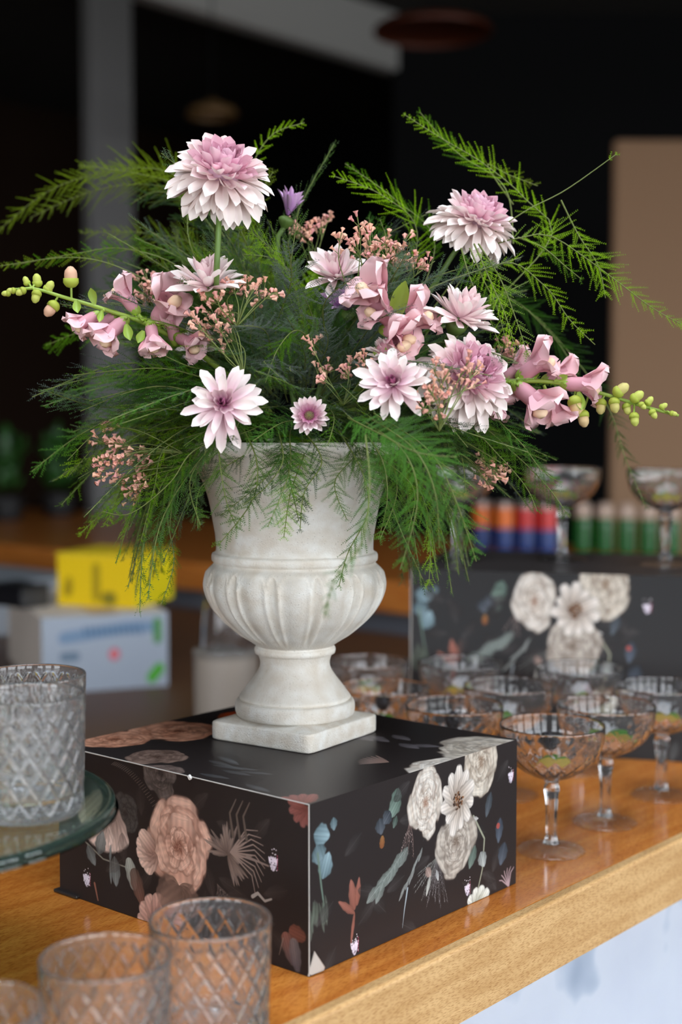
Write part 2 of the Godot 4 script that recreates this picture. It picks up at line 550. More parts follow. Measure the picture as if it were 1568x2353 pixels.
func room() -> void:
	var z0 := -9.0
	var z1 := 5.5
	var x0 := -9.0
	var x1 := 4.5
	struct("floor", slab(Vector3(x0 - 0.2, -0.1, z0 - 0.2), Vector3(x1 + 0.2, 0, z1 + 0.2)).mesh(), M.floor_dark, "dark floor of the bar room under the counters", "floor")
	var ce := MB.new()      # ceiling; its unseen roof light is added for overhead light
	block(ce, Vector3(x0 - 0.2, 3.88, z0 - 0.2), Vector3(-1.25, 4.05, z1 + 0.2), 0.01)
	block(ce, Vector3(0.45, 3.88, z0 - 0.2), Vector3(x1 + 0.2, 4.05, z1 + 0.2), 0.01)
	block(ce, Vector3(-1.3, 3.88, z0 - 0.2), Vector3(0.5, 4.05, -1.7), 0.01)
	block(ce, Vector3(-1.3, 3.88, 0.5), Vector3(0.5, 4.05, z1 + 0.2), 0.01)
	struct("ceiling", ce.mesh(), M.ceiling_grey, "dark grey ceiling high above the bar with a small unseen roof light added for overhead light", "ceiling")
	struct("wall_back", slab(Vector3(x0 - 0.2, -0.05, z0 - 0.2), Vector3(x1 + 0.2, 3.95, z0)).mesh(), M.black_wall, "black wall at the far end behind the tan panel", "wall")
	struct("wall_left", slab(Vector3(x0 - 0.2, -0.05, z0 - 0.1), Vector3(x0, 3.95, z1 + 0.1)).mesh(), M.brown_wall, "dark brown wall at the left behind the grey column", "wall")
	# walls with window openings: full-height piers, with sill and lintel between
	var fw := MB.new()
	var left := x0 - 0.2
	for x in FRONT_WINDOWS:
		block(fw, Vector3(left, -0.05, z1), Vector3(x - 0.75, 3.95, z1 + 0.2), 0.01)
		block(fw, Vector3(x - 0.03, 0.55, z1 + 0.02), Vector3(x + 0.03, 3.45, z1 + 0.08), 0.006)
		left = x + 0.75
	block(fw, Vector3(left, -0.05, z1), Vector3(x1 + 0.2, 3.95, z1 + 0.2), 0.01)
	block(fw, Vector3(-3.0, -0.05, z1), Vector3(3.8, 0.6, z1 + 0.2), 0.01)
	block(fw, Vector3(-3.0, 3.4, z1), Vector3(3.8, 3.95, z1 + 0.2), 0.01)
	block(fw, Vector3(-3.0, 2.45, z1 + 0.02), Vector3(3.8, 2.5, z1 + 0.07), 0.006)
	struct("wall_front", fw.mesh(), M.front_wall, "plain wall behind the photographer with three window openings", "wall")
	var rw := MB.new()
	left = z0 - 0.1
	for z in SIDE_WINDOWS:
		block(rw, Vector3(x1, -0.05, left), Vector3(x1 + 0.2, 3.95, z - 0.85), 0.01)
		block(rw, Vector3(x1 + 0.02, 0.55, z - 0.03), Vector3(x1 + 0.08, 3.45, z + 0.03), 0.006)
		left = z + 0.85
	block(rw, Vector3(x1, -0.05, left), Vector3(x1 + 0.2, 3.95, z1 + 0.1), 0.01)
	block(rw, Vector3(x1, -0.05, -6.6), Vector3(x1 + 0.2, 0.6, 4.2), 0.01)
	block(rw, Vector3(x1, 3.4, -6.6), Vector3(x1 + 0.2, 3.95, 4.2), 0.01)
	block(rw, Vector3(x1 + 0.02, 2.45, -6.6), Vector3(x1 + 0.07, 2.5, 4.2), 0.006)
	struct("wall_right", rw.mesh(), M.outer_wall, "wall on the guests' side with a row of bright window openings", "wall")
	# grey portal frame: column and beam
	var c := at(270, 1170, 6.9)
	var f := MB.new()
	block(f, Vector3(c.x - 0.08, 0, c.z - 0.13), Vector3(c.x, 3.9, c.z + 0.13), 0.01)
	struct("trim_1", f.mesh(), M.grey_steel, "tall grey column at the upper left behind the flowers", "column")
	var bm := MB.new()
	block(bm, Vector3(c.x - 0.12, HC + EYE + 2.03, c.z - 2.6), Vector3(c.x - 0.002, 3.9, c.z - 0.16), 0.01)
	struct("trim_2", bm.mesh(), mat("beam_grey_lightened", Color(0.72, 0.71, 0.69), 0.9), "grey beam running right from the top of the column", "beam")  # frame grey lightened on the beam to offset the dim light there
	# dark inner wall behind the bar, right of the beam
	var w := at(900, 900, 8.6)
	var dw := slab(Vector3(0, 0, -0.06), Vector3(4.2, 3.9, 0.06), 0.01)
	struct("wall_inner", dw.mesh(), M.black_wall, "black partition behind the flowers and the back counter", "wall", Transform3D(Basis(Vector3.UP, deg_to_rad(40.3)), Vector3(w.x, 0, w.z)))
	# tan panel at the right
	var tb := at(1402, 1170, 6.2)
	var tt := at(1402, 331, 6.2)
	var tp := slab(Vector3(0, -0.3, -0.05), Vector3(1.6, tt.y - tb.y, 0), 0.012)
	var tx := Transform3D(Basis(Vector3.UP, deg_to_rad(41.5)), Vector3(tb.x, tb.y, tb.z))
	struct("trim_3", tp.mesh(), M.tan_panel, "plain tan panel standing before the black wall at the right edge", "panel", tx)

func counters() -> void:
	var xe := -0.714
	var xb := -1.38
	var t := thing("bar_counter", "polished orange wooden bar counter with a thick edge tinted pale as if daylit and marbled front", "counter", Vector3(0, 0, 0))
	var top := MB.new()
	block(top, Vector3(xb, HC - 0.069, -4.45), Vector3(xe - 0.012, HC, 1.2), 0.0015)
	obj("worktop", top.mesh(), M.counter_wood, t)
	var edge := MB.new()      # rounded upper edge
	var prof := []
	for k in 7:
		var a := PI / 2 * k / 6.0
		prof.append(Vector2(xe - 0.004 + 0.004 * cos(a), HC - 0.004 + 0.004 * sin(a)))
	prof.push_front(Vector2(xe, HC - 0.069))
	prof.append(Vector2(xe - 0.012, HC))
	for i in prof.size() - 1:
		var a: Vector2 = prof[i]
		var b: Vector2 = prof[i + 1]
		edge.face(Vector3(a.x, a.y, 1.2), Vector3(a.x, a.y, -4.45), Vector3(b.x, b.y, -4.45), Vector3(b.x, b.y, 1.2))
	edge.face(Vector3(xe - 0.012, HC - 0.069, 1.2), Vector3(xe - 0.012, HC - 0.069, -4.45), Vector3(xe, HC - 0.069, -4.45), Vector3(xe, HC - 0.069, 1.2))
	obj("edge_band", edge.mesh(), M.daylit_edge_wood, t)
	var fp := MB.new()
	block(fp, Vector3(xe - 0.06, 0, -4.4), Vector3(xe - 0.022, HC - 0.069, 1.15), 0.002)
	obj("front_panel", fp.mesh(), M.marble, t)
	var bp := MB.new()
	block(bp, Vector3(xb + 0.02, 0.0, -4.4), Vector3(xb + 0.05, HC - 0.069, 1.15), 0.002)
	obj("back_panel", bp.mesh(), M.bench, t)
	# far leg of the bar
	var l := thing("back_counter", "orange wooden back counter crossing behind the urn, grey panel below", "counter", Vector3(0, 0, 0))
	obj("worktop", slab(Vector3(-7.4, HC - 0.088, -4.45), Vector3(xb - 0.002, HC, -3.13), 0.004).mesh(), M.leg_wood, l)
	obj("front_panel", slab(Vector3(-7.3, 0, -3.9), Vector3(xb - 0.02, HC - 0.088, -3.16), 0.004).mesh(), M.leg_panel, l)

# quad box whose four upright sides and top may carry a print each
func printed_box(under: Node3D, lo: Vector3, hi: Vector3, mats: Dictionary, plain: Material) -> void:
	var am := ArrayMesh.new()
	var a := [Vector3(lo.x, lo.y, hi.z), Vector3(hi.x, lo.y, hi.z), Vector3(hi.x, lo.y, lo.z), Vector3(lo.x, lo.y, lo.z)]
	var up := Vector3(0, hi.y - lo.y, 0)
	var names := ["side", "right", "back", "left"]
	var ms := []
	for i in 4:
		var m := MB.new()
		m.face(a[i], a[(i + 1) % 4], a[(i + 1) % 4] + up, a[i] + up)
		am = m.mesh(am)
		ms.append(mats.get(names[i], plain))
	var tm := MB.new()
	tm.face(a[0] + up, a[1] + up, a[2] + up, a[3] + up)
	am = tm.mesh(am)
	ms.append(mats.get("top", plain))
	var bm := MB.new()
	bm.face(a[3], a[2], a[1], a[0])
	am = bm.mesh(am)
	ms.append(plain)
	for i in 6:
		am.surface_set_material(i, ms[i])
	obj("carton", am, null, under)

func print_mat(called: String, p: Paper, rough := 0.35) -> StandardMaterial3D:
	var m := mat(called, Color.WHITE, rough)
	m.albedo_texture = ImageTexture.create_from_image(p.im)
	m.texture_repeat = false
	m.metallic_specular = 0.3
	return m

const INK := Color(0.165, 0.145, 0.14)
const BLUEGREY := Color(0.50, 0.60, 0.63)
const SAGE := Color(0.44, 0.52, 0.47)

# the light bouquet on the window side of the box; k scales it, (ox, oy) shifts it
func paint_white_side(p: Paper, k: float, W: float, H: float) -> void:
	var f := func(u: float, v: float) -> Vector2: return Vector2((u - 0.03 * smoothstep(0.3, 0.45, u) * (1.0 - smoothstep(0.85, 0.98, u))) * W, v * H)
	for a in [[0.02, 0.18, 0.3, 0.022, 0.011, BLUEGREY], [0.03, 0.25, 1.2, 0.02, 0.01, BLUEGREY.darkened(0.15)], [0.055, 0.46, -1.2, 0.024, 0.010, BLUEGREY], [0.1, 0.12, 1.5, 0.012, 0.005, BLUEGREY.darkened(0.2)], [0.41, 0.07, 1.9, 0.02, 0.008, SAGE], [0.42, 0.12, 2.3, 0.025, 0.009, SAGE], [0.4, 0.24, 2.0, 0.012, 0.004, SAGE.darkened(0.3)], [0.3, 0.22, 1.4, 0.016, 0.008, Color(0.28, 0.3, 0.33)], [0.36, 0.2, 2.4, 0.014, 0.008, Color(0.27, 0.29, 0.32)]]:
		var o: Vector2 = f.call(a[0], a[1])
		p.leaf(o.x, o.y, a[2], a[3] * k, a[4] * k, a[5])
	p.line([f.call(0.035, 0.3), f.call(0.05, 0.5), f.call(0.07, 0.72)], 0.0012 * k, 0.0006 * k, Color(0.4, 0.47, 0.42), 0.8)
	for i in 12:
		var o: Vector2 = f.call(0.005 + i * 0.006, 0.55 + p.rng.randf() * 0.12)
		p.leaf(o.x, o.y, 1.5 + p.rng.randf_range(-0.25, 0.25), 0.022 * k, 0.0022 * k, Color(0.38, 0.42, 0.36), 0.6)
	# rust lily
	for a in [[0.19, 0.72, -1.75, 0.03, 0.006], [0.19, 0.74, -2.5, 0.028, 0.004], [0.2, 0.7, -1.45, 0.026, 0.004], [0.19, 0.73, 1.75, 0.03, 0.0022]]:
		var o: Vector2 = f.call(a[0], a[1])
		p.petal(o.x, o.y, a[2], a[3] * k, a[4] * k, Color(0.58, 0.36, 0.3), Color(0.66, 0.42, 0.36), 0.85, 0.8)
	for i in 30:
		p.leaf(W * p.rng.randf_range(0.05, 0.95), H * p.rng.randf_range(0.1, 0.95), p.rng.randf() * TAU, 0.028 * k, 0.007 * k, INK.lightened(0.07), 0.5)
	# hanging grasses
	var g: Vector2 = f.call(0.6, 0.6)
	p.spray(g.x, g.y, 1.2, 2.1, 11, 0.055 * k, Color(0.42, 0.4, 0.4), 0.55)
	p.spray(g.x, g.y, 2.0, 2.9, 9, 0.045 * k, Color(0.46, 0.46, 0.44), 0.5)
	g = f.call(0.47, 0.3)
	p.spray(g.x, g.y, 1.3, 2.2, 4, 0.04 * k, Color(0.55, 0.45, 0.42), 0.7)
	# grey-green feathery leaf
	for i in 9:
		var o: Vector2 = f.call(0.46 - i * 0.02, 0.46 + i * 0.022)
		p.leaf(o.x, o.y, 2.4 + p.rng.randf_range(-0.3, 0.3), 0.022 * k, 0.006 * k, Color(0.56, 0.6, 0.57), 0.75)
	for i in 8:
		var o: Vector2 = f.call(0.53 - i * 0.012, 0.5 + i * 0.03)
		p.leaf(o.x, o.y, 2.2 + p.rng.randf_range(-0.3, 0.3), 0.014 * k, 0.002 * k, Color(0.62, 0.64, 0.62), 0.7)
	p.petal(W * 0.31, H * 0.41, -1.5, 0.012 * k, 0.004 * k, Color(0.55, 0.33, 0.2), Color(0.6, 0.42, 0.25), 0.9)
	p.line([f.call(0.46, 0.72), f.call(0.445, 0.85), f.call(0.435, 0.96)], 0.0012 * k, 0.0003 * k, Color(0.6, 0.64, 0.66), 0.6)
	# pale stems and buds at the right
	p.line([f.call(0.79, 0.42), f.call(0.85, 0.6), f.call(0.84, 0.8), f.call(0.81, 0.96)], 0.0012 * k, 0.0008 * k, Color(0.58, 0.58, 0.5), 0.85)
	for a in [[0.8, 0.62, 2.0, 0.024, 0.007, SAGE], [0.83, 0.68, 1.2, 0.018, 0.008, Color(0.72, 0.74, 0.72)], [0.92, 0.5, 1.7, 0.026, 0.007, Color(0.3, 0.34, 0.4)], [0.94, 0.68, 1.9, 0.024, 0.009, Color(0.29, 0.33, 0.38)], [0.88, 0.3, 1.9, 0.026, 0.006, Color(0.3, 0.33, 0.36)], [0.78, 0.44, 0.1, 0.012, 0.003, Color(0.8, 0.78, 0.76)], [0.55, 0.64, 1.0, 0.013, 0.005, Color(0.72, 0.6, 0.55)], [0.57, 0.7, 1.9, 0.02, 0.003, Color(0.8, 0.8, 0.76)], [0.6, 0.68, 1.3, 0.012, 0.003, Color(0.75, 0.75, 0.74)]]:
		var o: Vector2 = f.call(a[0], a[1])
		p.leaf(o.x, o.y, a[2], a[3] * k, a[4] * k, a[5], 0.85)
	p.dot(W * 0.895, H * 0.55, 0.003 * k, Color(0.62, 0.3, 0.27))
	# the four white blooms
	var d := Vector2(0.67 * W, 0.55 * H)
	p.rose(d.x, d.y, 0.034 * k, 0.98, Color(0.80, 0.76, 0.71), Color(0.66, 0.61, 0.56), Color(0.44, 0.37, 0.32), 5)
	d = Vector2(0.80 * W, 0.07 * H)
	p.rose(d.x, d.y, 0.040 * k, 0.78, Color(0.88, 0.84, 0.78), Color(0.75, 0.69, 0.62), Color(0.54, 0.44, 0.36), 5)
	d = Vector2(0.515 * W, 0.22 * H)
	p.rose(d.x, d.y, 0.035 * k, 0.76, Color(0.90, 0.87, 0.83), Color(0.82, 0.77, 0.71), Color(0.62, 0.47, 0.39), 5)
	d = Vector2(0.678 * W, 0.28 * H)
	for i in 11:
		var a := TAU * i / 11 + 0.2
		var l: float = 0.033 * k * p.rng.randf_range(0.85, 1.1)
		p.petal(d.x, d.y, a, l, l * 0.3, Color(0.62, 0.55, 0.49), Color(0.90, 0.86, 0.82), 0.98, 0.45, 0.85)
	for i in 60:
		var a := p.rng.randf() * TAU
		var r := sqrt(p.rng.randf()) * 0.0085 * k
		p.dot(d.x + cos(a) * r, d.y + sin(a) * r, 0.0011 * k, Color(0.2, 0.15, 0.13).lerp(Color(0.55, 0.36, 0.22), p.rng.randf()))
	# white lily at the lower edge, curled lilac flower at the corner
	for i in 4:
		p.petal(W * 0.79, H * 1.06, -PI / 2 + (i - 1.5) * 0.55, 0.024 * k, 0.009 * k, Color(0.6, 0.6, 0.52), Color(0.9, 0.9, 0.86), 0.95)
	for i in 6:
		var o: Vector2 = f.call(0.96, 1.0)
		var e := Vector2.from_angle(-2.6 + i * 0.3) * 0.02 * k
		p.line([o, o + e * 0.6 + Vector2(-0.002, -0.003), o + e], 0.0008 * k, 0.0005 * k, Color(0.66, 0.56, 0.57), 0.8)
	for a in [[0.73, 0.9, 0.008], [0.19, 0.95, 0.009], [0.965, 0.25, 0.008]]:
		p.butterfly(W * a[0], H * a[1], a[2] * k)

func paint_peach_side(p: Paper, W: float, H: float) -> void:
	var dim := Color(0.30, 0.25, 0.23)
	# fern coil and ghost flowers along the upper edge
	for i in 26:
		var t := i / 25.0
		var o := Vector2(W * lerpf(0.25, 0.43, t), H * lerpf(0.03, 0.25, t * t))
		p.line([o + Vector2(-0.003, 0.002), o + Vector2(0.003, -0.002)], 0.0004, 0.0003, Color(0.42, 0.37, 0.34), 0.6)
	p.rose(W * 0.45, H * 0.02, 0.024, 1.0, Color(0.45, 0.4, 0.38), Color(0.33, 0.29, 0.27), Color(0.2, 0.17, 0.16), 4)
	p.rose(W * 0.3, H * 0.34, 0.02, 1.0, Color(0.3, 0.28, 0.27), Color(0.25, 0.23, 0.22), Color(0.2, 0.17, 0.16), 4)
	# pale flower at the left, stem with grey leaves
	for i in 8:
		p.petal(W * 0.21, H * 0.3, 0.9 + i * 0.22, 0.05, 0.014, Color(0.5, 0.4, 0.36), Color(0.84, 0.72, 0.67), 0.95, 0.4)
	for i in 4:
		p.petal(W * 0.19, H * 0.42, 1.0 + i * 0.35, 0.028, 0.011, Color(0.66, 0.55, 0.5), Color(0.9, 0.78, 0.73), 0.95, 0.4)
	p.line([Vector2(W * 0.12, H * 0.6), Vector2(W * 0.2, H * 0.68), Vector2(W * 0.33, H * 0.69)], 0.0009, 0.0007, Color(0.48, 0.46, 0.42), 0.8)
	for a in [[0.13, 0.62, 1.0, 0.022, 0.007], [0.18, 0.66, -1.3, 0.026, 0.008], [0.25, 0.64, 1.5, 0.03, 0.008], [0.09, 0.63, -2.2, 0.014, 0.005], [0.23, 0.7, 1.5, 0.02, 0.002], [0.23, 0.7, -1.5, 0.02, 0.002]]:
		p.leaf(W * a[0], H * a[1], a[2], a[3], a[4], Color(0.46, 0.47, 0.46), 0.85)
	# dark leaves
	for i in 26:
		p.leaf(W * p.rng.randf_range(0.25, 0.95), H * p.rng.randf_range(0.1, 0.95), p.rng.randf() * TAU, 0.03, 0.007, dim, 0.3)
	# white pod, brown bud, pink bloom underneath
	p.petal(W * 0.31, H * 0.62, 1.3, 0.032, 0.008, Color(0.66, 0.66, 0.62), Color(0.55, 0.53, 0.5), 0.95)
	p.petal(W * 0.33, H * 0.68, 1.2, 0.035, 0.009, Color(0.35, 0.27, 0.24), Color(0.5, 0.34, 0.29), 0.8)
	for i in 7:
		p.petal(W * 0.44, H * 1.0, -PI + i * 0.5, 0.032, 0.012, Color(0.6, 0.42, 0.38), Color(0.86, 0.68, 0.62), 0.95, 0.45)
	# the big peach peony
	p.rose(W * 0.52, H * 0.46, 0.048, 0.9, Color(0.92, 0.75, 0.67), Color(0.80, 0.60, 0.52), Color(0.48, 0.3, 0.24), 5)
	for i in 5:
		p.petal(W * 0.42, H * 0.53, 2.0 + i * 0.45, 0.026, 0.010, Color(0.6, 0.45, 0.4), Color(0.93, 0.78, 0.71), 0.95, 0.45)
	for i in 5:
		p.petal(W * 0.52, H * 0.7, 0.9 + i * 0.4, 0.035, 0.018, Color(0.42, 0.33, 0.29), Color(0.56, 0.44, 0.39), 0.7, 0.45)
	# thistle and curls
	for i in 46:
		var a := p.rng.randf_range(-3.3, 1.4)
		p.petal(W * 0.71, H * 0.42, a, p.rng.randf_range(0.014, 0.034), 0.0022, Color(0.4, 0.33, 0.3), Color(0.58, 0.5, 0.46), 0.7, 0.7)
	for i in 10:
		var a := -0.9 + i * 0.16
		var o := Vector2(W * 0.72, H * 0.4)
		p.line([o, o + Vector2.from_angle(a) * 0.03, o + Vector2.from_angle(a + 0.25) * 0.042], 0.0008, 0.0004, Color(0.56, 0.48, 0.44), 0.7)
	for i in 3:
		var o := Vector2(W * (0.73 + i * 0.025), H * 0.3)
		p.line([o, o + Vector2(-0.004, -0.02), o + Vector2(0.004, -0.034)], 0.0016, 0.0006, Color(0.36, 0.31, 0.28), 0.7)
	p.line([Vector2(W * 0.8, H * 0.63), Vector2(W * 0.82, H * 0.6), Vector2(W * 0.845, H * 0.635), Vector2(W * 0.87, H * 0.61)], 0.0018, 0.0009, Color(0.6, 0.56, 0.53), 0.7)
	p.spray(W * 0.67, H * 0.62, 0.4, 1.8, 7, 0.03, Color(0.38, 0.33, 0.31), 0.5)
	p.line([Vector2(W * 0.78, H * 0.4), Vector2(W * 0.86, H * 0.42)], 0.0012, 0.0008, Color(0.5, 0.43, 0.4), 0.8)
	p.butterfly(W * 0.875, H * 0.4, 0.009)
	p.butterfly(W * 0.125, H * 0.86, 0.009)
	p.line([Vector2(W * 0.16, H * 0.86), Vector2(W * 0.175, H * 0.97)], 0.0013, 0.0008, Color(0.55, 0.36, 0.3), 0.8)
	# small rust bird low at the corner
	p.petal(W * 0.93, H * 0.76, 0.15, 0.02, 0.008, Color(0.5, 0.3, 0.25), Color(0.45, 0.27, 0.22), 0.9)
	p.petal(W * 0.915, H * 0.78, 1.2, 0.03, 0.008, Color(0.56, 0.36, 0.31), Color(0.38, 0.32, 0.32), 0.9)
	p.petal(W * 0.945, H * 0.8, 1.4, 0.03, 0.007, Color(0.5, 0.46, 0.46), Color(0.4, 0.36, 0.37), 0.8)
	p.line([Vector2(W * 0.91, H * 0.82), Vector2(W * 0.895, H * 0.93)], 0.0006, 0.0003, Color(0.5, 0.42, 0.38), 0.8)
	for i in 5:
		p.petal(W * 0.985, H * 0.01, 1.2 + i * 0.5, 0.02, 0.006, Color(0.45, 0.25, 0.22), Color(0.56, 0.34, 0.31), 0.9)

func paint_top(p: Paper, W: float, H: float) -> void:
	# u runs from the peach side's far end towards the window, v from the back to the front edge
	for a in [[0.13, 0.62, 0.05], [0.07, 0.83, 0.04], [0.3, 0.35, 0.042]]:
		p.rose(W * a[0], H * a[1], a[2], 1.0, Color(0.95, 0.72, 0.6), Color(0.8, 0.52, 0.4), Color(0.45, 0.26, 0.18), 5)
	p.rose(W * 0.33, H * 0.9, 0.032, 1.0, Color(0.6, 0.5, 0.45), Color(0.45, 0.36, 0.32), Color(0.28, 0.2, 0.17), 4)
	p.rose(W * 0.45, H * 1.02, 0.028, 1.0, Color(0.5, 0.43, 0.4), Color(0.38, 0.32, 0.3), Color(0.25, 0.2, 0.18), 4)
	for i in 5:
		p.petal(W * 0.06, H * 0.3, -0.3 + i * 0.3, 0.05, 0.012, Color(0.7, 0.25, 0.08), Color(0.9, 0.4, 0.15), 0.9, 0.5)
	for i in 9:
		p.leaf(W * p.rng.randf_range(0.4, 0.75), H * p.rng.randf_range(0.75, 0.98), p.rng.randf_range(-0.5, 0.3), 0.035, 0.005, Color(0.36, 0.37, 0.38), 0.5)
	for i in 6:
		p.leaf(W * p.rng.randf_range(0.55, 0.8), H * p.rng.randf_range(0.1, 0.3), p.rng.randf_range(-0.5, 0.5), 0.03, 0.008, Color(0.5, 0.47, 0.5), 0.7)
	for i in 8:
		p.petal(W * 0.88, H * 0.5, 2.2 + i * 0.2, 0.03, 0.002, Color(0.6, 0.48, 0.44), Color(0.72, 0.6, 0.56), 0.7)
	p.rose(W * 1.0, H * 0.17, 0.052, 1.0, Color(0.95, 0.91, 0.86), Color(0.84, 0.79, 0.72), Color(0.62, 0.52, 0.44), 5)
	p.rose(W * 1.06, H * 0.43, 0.042, 1.0, Color(0.97, 0.94, 0.9), Color(0.88, 0.83, 0.77), Color(0.7, 0.55, 0.46), 5)
	for i in 5:
		p.petal(W * 0.985, H * 0.99, 2.8 + i * 0.35, 0.03, 0.007, Color(0.45, 0.25, 0.22), Color(0.56, 0.34, 0.31), 0.9)

func floral_box() -> Node3D:
	var lo := Vector3(-1.1, 0, -1.1815)
	var hi := Vector3(-0.7715, 0.147, -0.8685)
	var t := thing("floral_box", "black paper-covered box printed with white and peach flowers, under the urn", "box", Vector3(0, HC, 0))
	var W := hi.z - lo.z
	var H := hi.y
	var pr := Paper.new(W, H, 3300, INK, 11)
	paint_white_side(pr, 1.0, W, H)
	var W2 := hi.x - lo.x
	var pl := Paper.new(W2, H, 3000, INK, 12)
	paint_peach_side(pl, W2, H)
	var pt := Paper.new(W2, W, 2400, INK, 13)
	paint_top(pt, W2, W)
	var plain := mat("print_plain", INK, 0.4)
	printed_box(t, lo + Vector3(0, 0.0005, 0), hi, {"side": print_mat("print_peach", pl, 0.42), "right": print_mat("print_white", pr, 0.42), "top": print_mat("print_top", pt, 0.34)}, plain)
	# scuffed pale paper edges and torn flaps
	var pale := mat("paper_pale", Color(0.74, 0.72, 0.69), 0.8)
	var e := MB.new()
	tube(e, PackedVector3Array([Vector3(hi.x, 0.001, hi.z), Vector3(hi.x + 0.0003, 0.05, hi.z + 0.0003), Vector3(hi.x, 0.1, hi.z), Vector3(hi.x, H, hi.z)]), 0.0006, 0.0005, 5)
	tube(e, PackedVector3Array([Vector3(hi.x, H, hi.z), Vector3(hi.x - 0.1, H, hi.z), Vector3(lo.x, H, hi.z)]), 0.0004, 0.0007, 5)
	obj("scuffed_edge", e.mesh(), pale, t)
	var fl := MB.new()
	var k := [Vector3(hi.x - 0.001, 0.001, hi.z + 0.001), Vector3(hi.x + 0.001, 0.0012, hi.z - 0.017), Vector3(hi.x + 0.005, 0.006, hi.z - 0.014), Vector3(hi.x + 0.002, 0.022, hi.z - 0.004)]
	fl.q(fl.p(k[0]), fl.p(k[1]), fl.p(k[2]), fl.p(k[3]))
	fl.q(fl.p(k[3] + Vector3(0.0006, 0, 0)), fl.p(k[2] + Vector3(0.0006, 0, 0)), fl.p(k[1] + Vector3(0.0006, 0, 0)), fl.p(k[0] + Vector3(0.0006, 0, 0)))
	obj("torn_flap", fl.mesh(), pale, t)
	var chip := MB.new()
	block(chip, Vector3(-0.002, -0.0025, -0.001), Vector3(0.002, 0.002, 0.0015), 0.0008)
	obj("paper_chip", chip.mesh(), mat("paper_white", Color(0.88, 0.87, 0.85), 0.8), t, Transform3D(Basis(Vector3(0, 0, 1), 0.6), Vector3(-0.913, H, hi.z + 0.001)))
	var corner := MB.new()
	block(corner, Vector3(lo.x - 0.006, 0.0004, hi.z - 0.008), Vector3(lo.x + 0.03, 0.0035, hi.z + 0.004), 0.001)
	obj("bottom_flap", corner.mesh(), plain, t)
	return t

func second_box() -> void:
	var t := thing("floral_box", "taller dark floral box behind the coupes, carrying three of them on top", "box", Vector3.ZERO)
	t.transform = Transform3D(Basis(Vector3.UP, atan2(0.1628, 0.3337)), Vector3(-1.2133, HC, -1.5831))
	var p := Paper.new(0.52, 0.253, 1500, Color(0.19, 0.185, 0.185), 21)
	paint_white_side(p, 1.2, 0.338, 0.182)
	for i in 14:
		p.leaf(p.rng.randf_range(0.02, 0.5), p.rng.randf_range(0.18, 0.25), p.rng.randf() * TAU, 0.03, 0.007, Color(0.4, 0.42, 0.42), 0.5)
	printed_box(t, Vector3(0, 0.0005, -0.3), Vector3(0.52, 0.253, 0), {"side": print_mat("print_far", p, 0.45)}, M.print_plain)
	var e := MB.new()
	tube(e, PackedVector3Array([Vector3(0, 0.002, 0), Vector3(0, 0.12, 0.0003), Vector3(0, 0.253, 0)]), 0.0007, 0.0007, 5)
	obj("scuffed_edge", e.mesh(), M.paper_pale, t)

